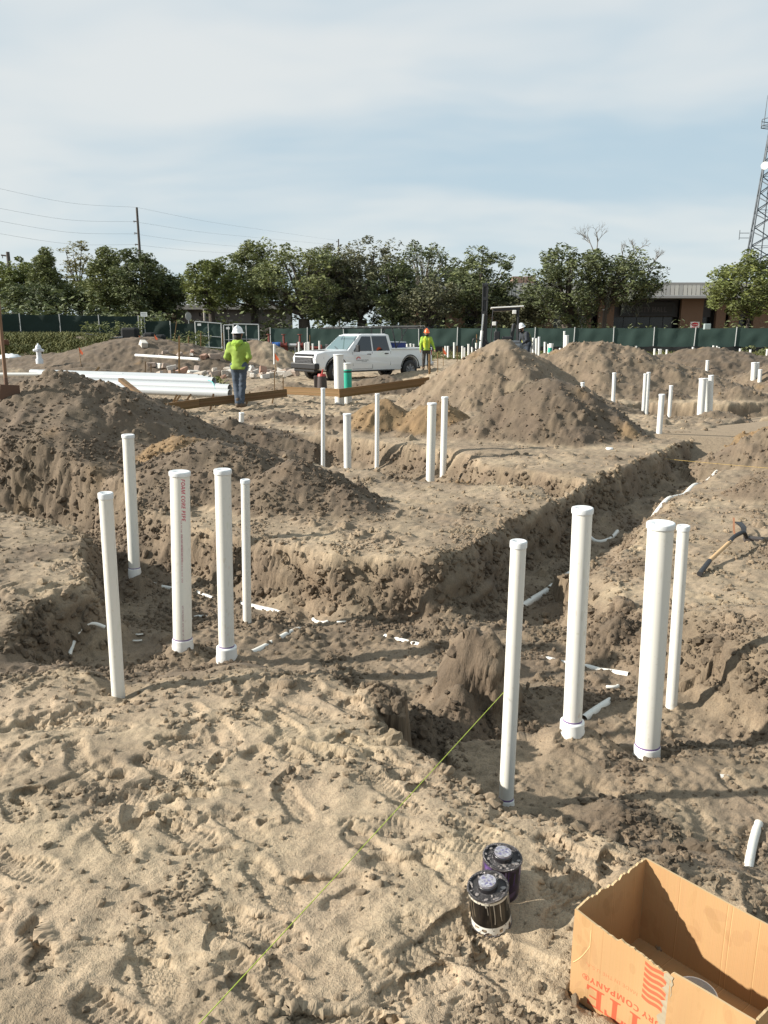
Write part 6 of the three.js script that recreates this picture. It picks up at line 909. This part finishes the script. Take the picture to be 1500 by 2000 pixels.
// background row of distant trees seen in the gaps
for (const [x, t, w, d, k, l] of [[350, 545, 40, 120, 'dark', 'distant dark trees left of the yellow-green oak'], [650, 520, 70, 110, 'dark', 'distant dark tree between the two broad oaks'], [890, 520, 50, 115, 'oak', 'distant tree right of the thin airy tree'], [1015, 555, 30, 118, 'oak', 'distant tree above the metal roof by the boom'], [240, 560, 70, 115, 'dark', 'distant tree behind the left row']]) tree('distant_tree', l, x, t, 635, w, d, k, { leaf: 0.32, leaves: 45 });
{ // undergrowth along the fence and far verge: one mass of foliage
  const r = rng(71), clumps = []; for (let i = 0; i < 620; i++) { const px = -20 + 1540 * r(), d = 69 + 12 * r(), x = (px - 750) / 1500 * d; if (px > 340 && px < 520 || px > 1190) { if (r() < 0.8) continue; } const gy = ground(x, 60, false) + (px < 340 ? 0.4 : 0); clumps.push({ x, y: gy + 0.4 + 2.6 * r() * r(), z: -d, r: 1.0 + 0.8 * r(), n: 46, flat: 0.8 }); }
  tag(part('undergrowth', leafCloud(clumps, 0.2, leafCols.dark, r), leafMat, scene), 'dense dark undergrowth beneath the trees behind the fence', 'undergrowth', null, 'stuff');
}
// ---------------------------------------------------------------- grass verge and weeds
{
  const r = rng(313), blade = new THREE.BufferGeometry(); blade.setAttribute('position', new THREE.Float32BufferAttribute([-0.02, 0, 0, 0.02, 0, 0, 0.03, 1, 0.25, 0, 0, -0.02, 0, 0, 0.02, -0.15, 0.9, 0.05], 3)); blade.computeVertexNormals();
  const list = []; const strip = (x0, x1, d0, d1, n, h, dens) => { for (let i = 0; i < n; i++) { const d = d0 + (d1 - d0) * r(), x = x0(d) + (x1(d) - x0(d)) * r(); if (fbm(x * 0.35, d * 0.35, 3) < dens) continue; list.push([x, ground(x, d, false), -d, h * (0.5 + r())]); } };
  const col = (px) => (d) => (px - 750) / 1500 * d;
  strip(col(-60), col(230), 47, 64, 17000, 0.16, -0.25); strip(col(300), col(440), 50, 66, 5000, 0.2, -0.15); strip(col(510), col(760), 46, 64, 9000, 0.17, -0.1); strip(col(760), col(1540), 50, 62, 14000, 0.16, -0.05); strip(col(390), col(430), 27, 32, 350, 0.25, -0.2);
  const im = new THREE.InstancedMesh(blade, new THREE.MeshStandardMaterial({ color: 0xffffff, roughness: 0.85, side: THREE.DoubleSide }), list.length), c = new THREE.Color(), q = new THREE.Quaternion(), m = new THREE.Matrix4(); im.name = 'grass';
  list.forEach(([x, y, z, h], i) => { q.setFromEuler(new THREE.Euler((r() - 0.5) * 0.8, r() * 6.3, (r() - 0.5) * 0.8)); im.setMatrixAt(i, m.compose(V(x, y - 0.01, z), q, V(2.4, h, 2.4))); const t = r(); im.setColorAt(i, c.setRGB(0.06 + 0.10 * t, 0.075 + 0.075 * t, 0.022 + 0.02 * t)); });
  scene.add(shadow(im)); tag(im, 'patchy green grass along the site edges', 'grass', null, 'stuff');
  const weeds = (label, px, py, d, w, h, n) => { const p = atZ(px, py, d), cl = []; for (let i = 0; i < n; i++) cl.push({ x: (r() - 0.5) * w * 2, y: h * r(), z: (r() - 0.5) * w, r: 0.28 * h + 0.1, n: 40, flat: 0.9 }); const g = thing('weed_bush', label, 'bush', V(p.x, ground(p.x, d, false), p.z)); part('foliage', leafCloud(cl, 0.09, leafCols.oak, r), leafMat, g); };
  weeds('tall weeds growing before the leaning gate leaf', 362, 655, 55, 1.4, 1.1, 26); weeds('weed clump right of the tall bare stake', 405, 730, 29, 0.55, 0.32, 12); weeds('weeds over the far-left fence end', 225, 640, 62, 2.2, 1.0, 26); weeds('weeds climbing the fence at the right edge', 1480, 690, 58, 1.0, 0.5, 14);
  weeds('small bush behind the fence before the brick building', 1288, 642, 70, 1.4, 0.7, 16);
}

// ---------------------------------------------------------------- brick civic building on the right
{
  const D = 86, X = (px) => (px - 750) / 1500 * D * 1.0, Y = (py) => atZ(750, py, D).y;
  const g = thing('brick_building', 'low brown brick building with ribbed pale roof fascia', 'building', V(0, 0, -D)); const brick = mat([0.175, 0.098, 0.060], 0.9, { bumpMap: grain.bump, bumpScale: 0.02 }), dark = mat([0.012, 0.012, 0.014], 0.15), recess = mat([0.05, 0.042, 0.036], 0.9), conc = mat([0.30, 0.29, 0.28], 0.9);
  const top = Y(556), eave = Y(578), x0 = X(780), x1 = X(1640);
  part('rear_wall', [box(x1 - x0, eave - 0.2, 0.4, (x0 + x1) / 2, (eave - 0.2) / 2, -4.5)], recess, g);
  part('roof_slab', [box(x1 - x0 + 1, 0.3, 14, (x0 + x1) / 2, top - 0.25, -6.6), box(x1 - x0 + 0.6, 0.25, 5.4, (x0 + x1) / 2, eave - 0.12, -2.2)], conc, g);
  const ribM = [mat([0.46, 0.44, 0.41], 0.8), mat([0.38, 0.37, 0.35], 0.8), mat([0.50, 0.48, 0.44], 0.8)], rg = box(0.40, top - eave, 0.07), n = Math.floor((x1 - x0) / 0.46), r = rng(81);
  part('fascia_backing', [box(x1 - x0, top - eave - 0.1, 0.1, (x0 + x1) / 2, (top + eave) / 2, 0.28)], mat([0.09, 0.085, 0.08], 0.9), g).rotation.x = 0; 
  for (let i = 0; i < n; i++) { const o = part('fascia_panel', rg, ribM[Math.floor(r() * 3)], g); o.position.set(x0 + (i + 0.5) * 0.46, (top + eave) / 2 + 0.02, 0.40); o.rotation.x = -0.08; }
  part('gutter', [box(x1 - x0 + 0.3, 0.14, 0.12, (x0 + x1) / 2, top + 0.06, 0.34)], conc, g);
  for (const [a, b] of [[790, 830], [868, 905], [950, 985], [1040, 1075], [1120, 1147], [1160, 1190], [1318, 1360], [1386, 1404], [1412, 1430], [1458, 1520]]) part('brick_pier', [box(X(b) - X(a), eave - 0.25, 0.5, (X(a) + X(b)) / 2, (eave - 0.25) / 2, -1.2)], brick, g);
  for (const [a, b] of [[830, 868], [905, 950], [985, 1040], [1075, 1120], [1147, 1160], [1190, 1318], [1360, 1382], [1430, 1456]]) { const w = part('window', [box(X(b) - X(a), 3.2, 0.12, (X(a) + X(b)) / 2, 1.7, -2.3)], dark, g); const m = []; const k = Math.max(1, Math.round((X(b) - X(a)) / 1.5)); for (let i = 1; i < k; i++) m.push(box(0.06, 3.2, 0.05, X(a) + (X(b) - X(a)) * i / k, 1.7, -2.2)); if (m.length) part('mullion', m, mat([0.03, 0.03, 0.03], 0.5), w); part('header_panel', [box(X(b) - X(a), eave - 3.5, 0.2, (X(a) + X(b)) / 2, (eave + 3.3) / 2 - 0.1, -2.1)], mat([0.085, 0.075, 0.075], 0.9), g); }
  // recessed sign over the doors
  const sign = part('sign_board', [box(X(1310) - X(1205), 1.5, 0.15, (X(1205) + X(1310)) / 2, Y(603), -1.6)], mat([0.030, 0.027, 0.026], 0.8), g);
  const tx = canvasTex(512, 96, (c, w, h) => { c.fillStyle = '#2b2624'; c.fillRect(0, 0, w, h); c.fillStyle = '#4a4340'; c.font = 'bold 76px sans-serif'; c.textAlign = 'center'; c.fillText('CITY HALL', w / 2, 74); }); const sp = part('lettering', new THREE.PlaneGeometry(X(1305) - X(1225), 0.95), mat([1, 1, 1], 0.8, { map: tx }), sign); sp.position.set((X(1225) + X(1305)) / 2, Y(604), -1.515);
  for (const [a, b] of [[1001, 1022], [1024, 1046]]) part('rooftop_unit', [box(X(b) - X(a), 1.2, 1.8, (X(a) + X(b)) / 2, top + 0.5, -4.5)], mat([0.26, 0.17, 0.13], 0.8), g);
  part('rooftop_wall', [box(X(1050) - X(995), 0.4, 0.4, (X(995) + X(1050)) / 2, top + 0.15, -3)], conc, g);
  part('rear_block', [box(X(1470) - X(1250), 1.0, 6, (X(1250) + X(1470)) / 2, top + 0.1, -9)], conc, g);
}
{ // long grey building on the left
  const D = 84, X = (px) => (px - 750) / 1500 * D, Y = (py) => atZ(750, py, D).y, g = thing('grey_building', 'long low grey-brown building with flat roof left of centre', 'building', V(0, 0, -D)); const wall = mat([0.17, 0.14, 0.125], 0.9), x0 = X(338), x1 = X(560), t = Y(604);
  part('wall', [box(x1 - x0, t, 8, (x0 + x1) / 2, t / 2, -4)], wall, g); part('roof_edge', [box(x1 - x0 + 0.8, 0.45, 8.8, (x0 + x1) / 2, t + 0.2, -4)], mat([0.34, 0.32, 0.29], 0.9), g); part('upper_roof', [hexa([[X(352), t + 0.4, -1], [X(420), t + 0.4, -1], [X(420), t + 0.4, -8], [X(352), t + 0.4, -8], [X(362), t + 1.9, -3.5], [X(405), t + 1.5, -3.5], [X(405), t + 1.5, -5], [X(362), t + 1.9, -5]])], mat([0.36, 0.36, 0.36], 0.7), g);
  for (const px of [441, 478]) { part('window', [box(1.3, 1.3, 0.1, X(px), 1.9, 0.06)], mat([0.015, 0.015, 0.017], 0.2), g); } part('vent_panel', [box(0.9, 1.3, 0.08, X(456), 2.3, 0.05)], mat([0.3, 0.27, 0.24], 0.9), g); part('column', [rod(V(X(413), 0, 0.6), V(X(413), t, 0.6), 0.14)], mat([0.33, 0.3, 0.27], 0.8), g); part('awning', [hexa([[X(338), 2.2, 0.1], [X(362), 3.2, 0.1], [X(362), 3.2, 2.2], [X(338), 2.2, 2.2], [X(338), 3.6, 0.1], [X(362), 3.6, 0.1], [X(362), 3.4, 2.2], [X(338), 3.4, 2.2]])], mat([0.16, 0.09, 0.06], 0.9), g);
  part('house_number', new THREE.PlaneGeometry(0.9, 0.4).translate(X(408), Y(614), 0.02), mat([1, 1, 1], 0.8, { map: canvasTex(128, 56, (c) => { c.fillStyle = '#2e2723'; c.fillRect(0, 0, 128, 56); c.fillStyle = '#cfc6bb'; c.font = 'bold 44px sans-serif'; c.fillText('170', 22, 44); }) }), g);
}
// ---------------------------------------------------------------- signs, poles, tower, wires
{
  const pole = mat([0.10, 0.085, 0.075], 0.9), steel = mat([0.36, 0.37, 0.38], 0.5, { metalness: 0.5 });
  const signOn = (name, label, px, py, d, geo, m, foot = 0) => { const p = atZ(px, py, d), g = thing(name, label, 'sign', V(p.x, foot, p.z)); part('pole', rod(V(0, -0.2, -0.03), V(0, p.y - foot, -0.03), 0.035), steel, g); part('plate', geo.translate(0, p.y - foot, 0), m, g); return g; };
  const oct = () => new THREE.CylinderGeometry(0.38, 0.38, 0.02, 8).rotateY(Math.PI / 8).rotateX(Math.PI / 2);
  signOn('stop_sign', 'grey back of an eight-sided stop sign left of the brick facade', 1137, 625, 70, oct(), mat([0.42, 0.43, 0.43], 0.5)); signOn('stop_sign', 'edge-on pale round sign before the grey building', 368, 618, 70, new THREE.CylinderGeometry(0.36, 0.36, 0.02, 20).rotateX(Math.PI / 2).rotateY(1.0), mat([0.4, 0.4, 0.38], 0.6), 1);
  signOn('red_notice', 'white notice board with a red emblem above the right fence', 1357, 636, 66, box(0.75, 0.62, 0.03), mat([1, 1, 1], 0.6, { map: canvasTex(128, 106, (c) => { c.fillStyle = '#e2ddd8'; c.fillRect(0, 0, 128, 106); c.fillStyle = '#b3202c'; c.beginPath(); c.ellipse(64, 38, 50, 30, 0, 0, 7); c.fill(); c.fillStyle = '#e2ddd8'; c.fillRect(24, 32, 80, 4); c.fillRect(24, 42, 80, 4); c.fillStyle = '#c0394a'; c.fillRect(20, 74, 88, 18); }) }));
  signOn('white_notice', 'white lettered sign above the weeds left of the grey building', 281, 614, 66, box(0.55, 0.36, 0.03), mat([1, 1, 1], 0.6, { map: canvasTex(128, 84, (c) => { c.fillStyle = '#d5d8d6'; c.fillRect(0, 0, 128, 84); c.fillStyle = '#56626a'; for (let i = 0; i < 7; i++) c.fillRect(16 + i * 14, 20 + (i % 2) * 3, 9, 20); c.fillRect(20, 54, 86, 8); }) }), 1.4);
  single('meter_box', rbox(0.5, 0.45, 0.3, 0, 0, 0, 0.05), mat([0.28, 0.33, 0.32], 0.6), 'pale bucket-like box on the right fence top', 'box', null, atZ(1381, 638, 61.2));
  for (const [x, y, d, s] of [[1179, 605, 68, 'slim lamp post left of the stop sign'], [444, 600, 72, 'thin dark lamp post before the grey building']]) { const p = atZ(x, y, d); const g = thing('lamp_post', s, 'post', V(p.x, 0, p.z)); part('shaft', rod(V(0, -0.2, 0), V(0, p.y, 0), 0.06), pole, g); part('lamp_head', rbox(0.25, 0.1, 0.2, 0, p.y, 0, 0.03), steel, g); }
  // power pole and lines
  const ppole = (label, px, py, d, arms) => { const p = atZ(px, py, d), g = thing('power_pole', label, 'pole', V(p.x, 0, p.z), 0, 'power poles'); part('shaft', rod(V(0, -0.5, 0), V(0, p.y, 0), 0.32, 0.2, 10), pole, g); for (const a of arms) { const q = atZ(px, a, d); const arm = part('crossarm', rod(V(0, q.y, 0), V(-0.8, q.y + 0.1, 0), 0.09), pole, g); part('insulator', rod(V(-0.7, q.y + 0.1, 0), V(-0.7, q.y - 0.25, 0), 0.07), steel, arm); } return p; };
  const m = ppole('tall power pole with side arms above the left trees', 267, 405, 150, [433, 456, 478]); ppole('dark pole at the far left edge among the trees', 15, 492, 95, [500]); ppole('distant power pole top above the middle oaks', 661, 467, 260, [472]); ppole('distant pole top right of the thin airy tree', 870, 498, 240, []);
  const wire = (label, pts) => single('power_line', tube(pts, 0.014, 4, 40), mat([0.25, 0.26, 0.27], 0.6), label, 'cable', 'overhead power lines');
  [[405, 360, 447, 'topmost'], [433, 400, 462, 'second'], [457, 425, 482, 'third'], [478, 450, 495, 'lowest']].forEach(([y, yl, yr, w], i) => { const a = atZ(-40, yl, 112), b = atZ(i ? 263 : 267, y, 150), mid = a.clone().lerp(b, 0.5).add(V(0, -0.8, 0)), c = atZ(480 + (i ? 0 : 20), yr, 205), e = atZ(660, 470 + i * 9, 260), mid2 = b.clone().lerp(c, 0.5).add(V(0, -0.3, 0)); wire(w + ' power line left of the tall pole', [a, mid, b]); wire(w + ' power line right of the tall pole', [b, mid2, c, e]); });
  // lattice mast
  const D = 140, X = (px) => atZ(px, 500, D).x, base = V(X(1484), 0, -D), g = thing('lattice_tower', 'tall steel lattice radio mast at the right edge', 'tower', base); const topY = atZ(1483, 246, D).y, half = (y) => lerp(5.0, 0.9, clamp(y / topY)), galv = mat([0.12, 0.135, 0.15], 0.6, { metalness: 0.3 });
  const leg = (k, y) => { const a = k * 2 * Math.PI / 3 + 0.35, h = half(y) * 1.12; return V(Math.cos(a) * h, y, Math.sin(a) * h); }; const N = 13;
  for (let k = 0; k < 3; k++) part('leg', rod(leg(k, 0), leg(k, topY), 0.19, 0.12, 8), galv, g);
  for (let i = 0; i < N; i++) { const y0 = topY * (1 - Math.pow(1 - i / N, 1.25)), y1 = topY * (1 - Math.pow(1 - (i + 1) / N, 1.25)); const s = []; for (let k = 0; k < 3; k++) { s.push(rod(leg(k, y0), leg((k + 1) % 3, y1), 0.085, 0.085, 5), rod(leg((k + 1) % 3, y0), leg(k, y1), 0.085, 0.085, 5)); if (i % 2 === 0) s.push(rod(leg(k, y1), leg((k + 1) % 3, y1), 0.045, 0.045, 5)); } part('brace_bay', s, galv, g); }
  const plat = []; for (const y of [topY, topY + 1.0]) { plat.push(new THREE.TorusGeometry(2.0, 0.07, 5, 8).rotateX(Math.PI / 2).translate(0, y, 0)); } for (let i = 0; i < 8; i++) { const a = i * Math.PI / 4; plat.push(rod(V(Math.cos(a) * 2, topY, Math.sin(a) * 2), V(Math.cos(a) * 2, topY + 1, Math.sin(a) * 2), 0.05)); plat.push(rod(V(0, topY, 0), V(Math.cos(a) * 2, topY, Math.sin(a) * 2), 0.06)); } part('platform', plat, galv, g);
  for (const [x, h] of [[-0.9, 4.6], [-0.35, 4.2], [-1.8, 4.6], [1.2, 3.4]]) part('whip_antenna', rod(V(x, topY, 0.3), V(x + 0.15, topY + h, 0.3), 0.07, 0.04, 6), galv, g);
  const dish = part('dish', [new THREE.CylinderGeometry(0.62, 0.55, 0.35, 24).rotateX(Math.PI / 2)], mat([0.78, 0.77, 0.72], 0.5), g); const dp = atZ(1475, 322, D - 2).sub(base); dish.position.set(-1.35, dp.y, 1.3); part('dish_arm', [rod(V(-1.3, dp.y, 1.1), V(0.2, dp.y, 0), 0.1)], galv, g); dish.rotation.y = -0.5; part('dish', [new THREE.CylinderGeometry(0.6, 0.5, 0.3, 20).rotateX(Math.PI / 2)], mat([0.6, 0.62, 0.62], 0.5), g).position.set(1.7, topY * 0.86, 0.4);
  part('side_antenna', [rod(V(-3.9, 8.9, 0), V(-2.2, 8.9, 0), 0.05), rod(V(-3.9, 9.7, 0), V(-2.2, 9.7, 0), 0.05), rod(V(-3.9, 8.6, 0), V(-3.9, 10.2, 0), 0.06)], galv, g).position.y = atZ(1450, 460, D).y - 9.3;
  part('coax_ladder', [rod(V(0.1, 0, 0.2), V(0.1, topY, 0.2), 0.1)], galv, g);
}
// ---------------------------------------------------------------- cars parked beyond the fence
{
  const car = (label, px, py, d, turn, len, pick) => { const p = atZ(px, py, d), g = thing('parked_car', label, 'car', V(p.x, 0.1, p.z), turn), white = mat([0.72, 0.73, 0.73], 0.3, { clearcoat: 0.6 }), dk = mat([0.015, 0.016, 0.018], 0.2), L = len; const h = pick ? 1.85 : 1.5;
    part('body', [prism([[-L / 2, 0.35], [L / 2, 0.35], [L / 2, 0.95], [L * 0.25, 1.02], [-L * 0.42, 1.05], [-L / 2, 0.9]], 1.8, 0.08)], white, g); part('cabin', [hexa([[-L * (pick ? 0.05 : 0.35), 1.0, 0.8], [L * 0.28, 1.0, 0.8], [L * 0.28, 1.0, -0.8], [-L * (pick ? 0.05 : 0.35), 1.0, -0.8], [-L * (pick ? 0.02 : 0.25), h, 0.65], [L * 0.14, h, 0.65], [L * 0.14, h, -0.65], [-L * (pick ? 0.02 : 0.25), h, -0.65]])], white, g); part('side_glass', [hexa([[-L * (pick ? 0.03 : 0.3), 1.05, 0.805], [L * 0.24, 1.05, 0.805], [L * 0.24, 1.05, 0.7], [-L * (pick ? 0.03 : 0.3), 1.05, 0.7], [-L * (pick ? 0.01 : 0.23), h - 0.08, 0.70], [L * 0.13, h - 0.08, 0.70], [L * 0.13, h - 0.08, 0.6], [-L * (pick ? 0.01 : 0.23), h - 0.08, 0.6]])], dk, g);
    for (const x of [-L * 0.32, L * 0.32]) for (const z of [-0.82, 0.82]) part('wheel', [new THREE.CylinderGeometry(0.36, 0.36, 0.22, 20).rotateX(Math.PI / 2).translate(x, 0.36, z)], dk, g); };
  car('white pickup parked beyond the fence, left of the truck roof', 622, 640, 68.5, 0.05, 5.2, true); car('white car parked beyond the fence above the truck roof', 712, 640, 70, 0.1, 4.4, false); car('grey-white car parked beyond the fence right of the truck roof', 795, 641, 70, -0.05, 4.4, false);
}

renderer.render(scene, camera);
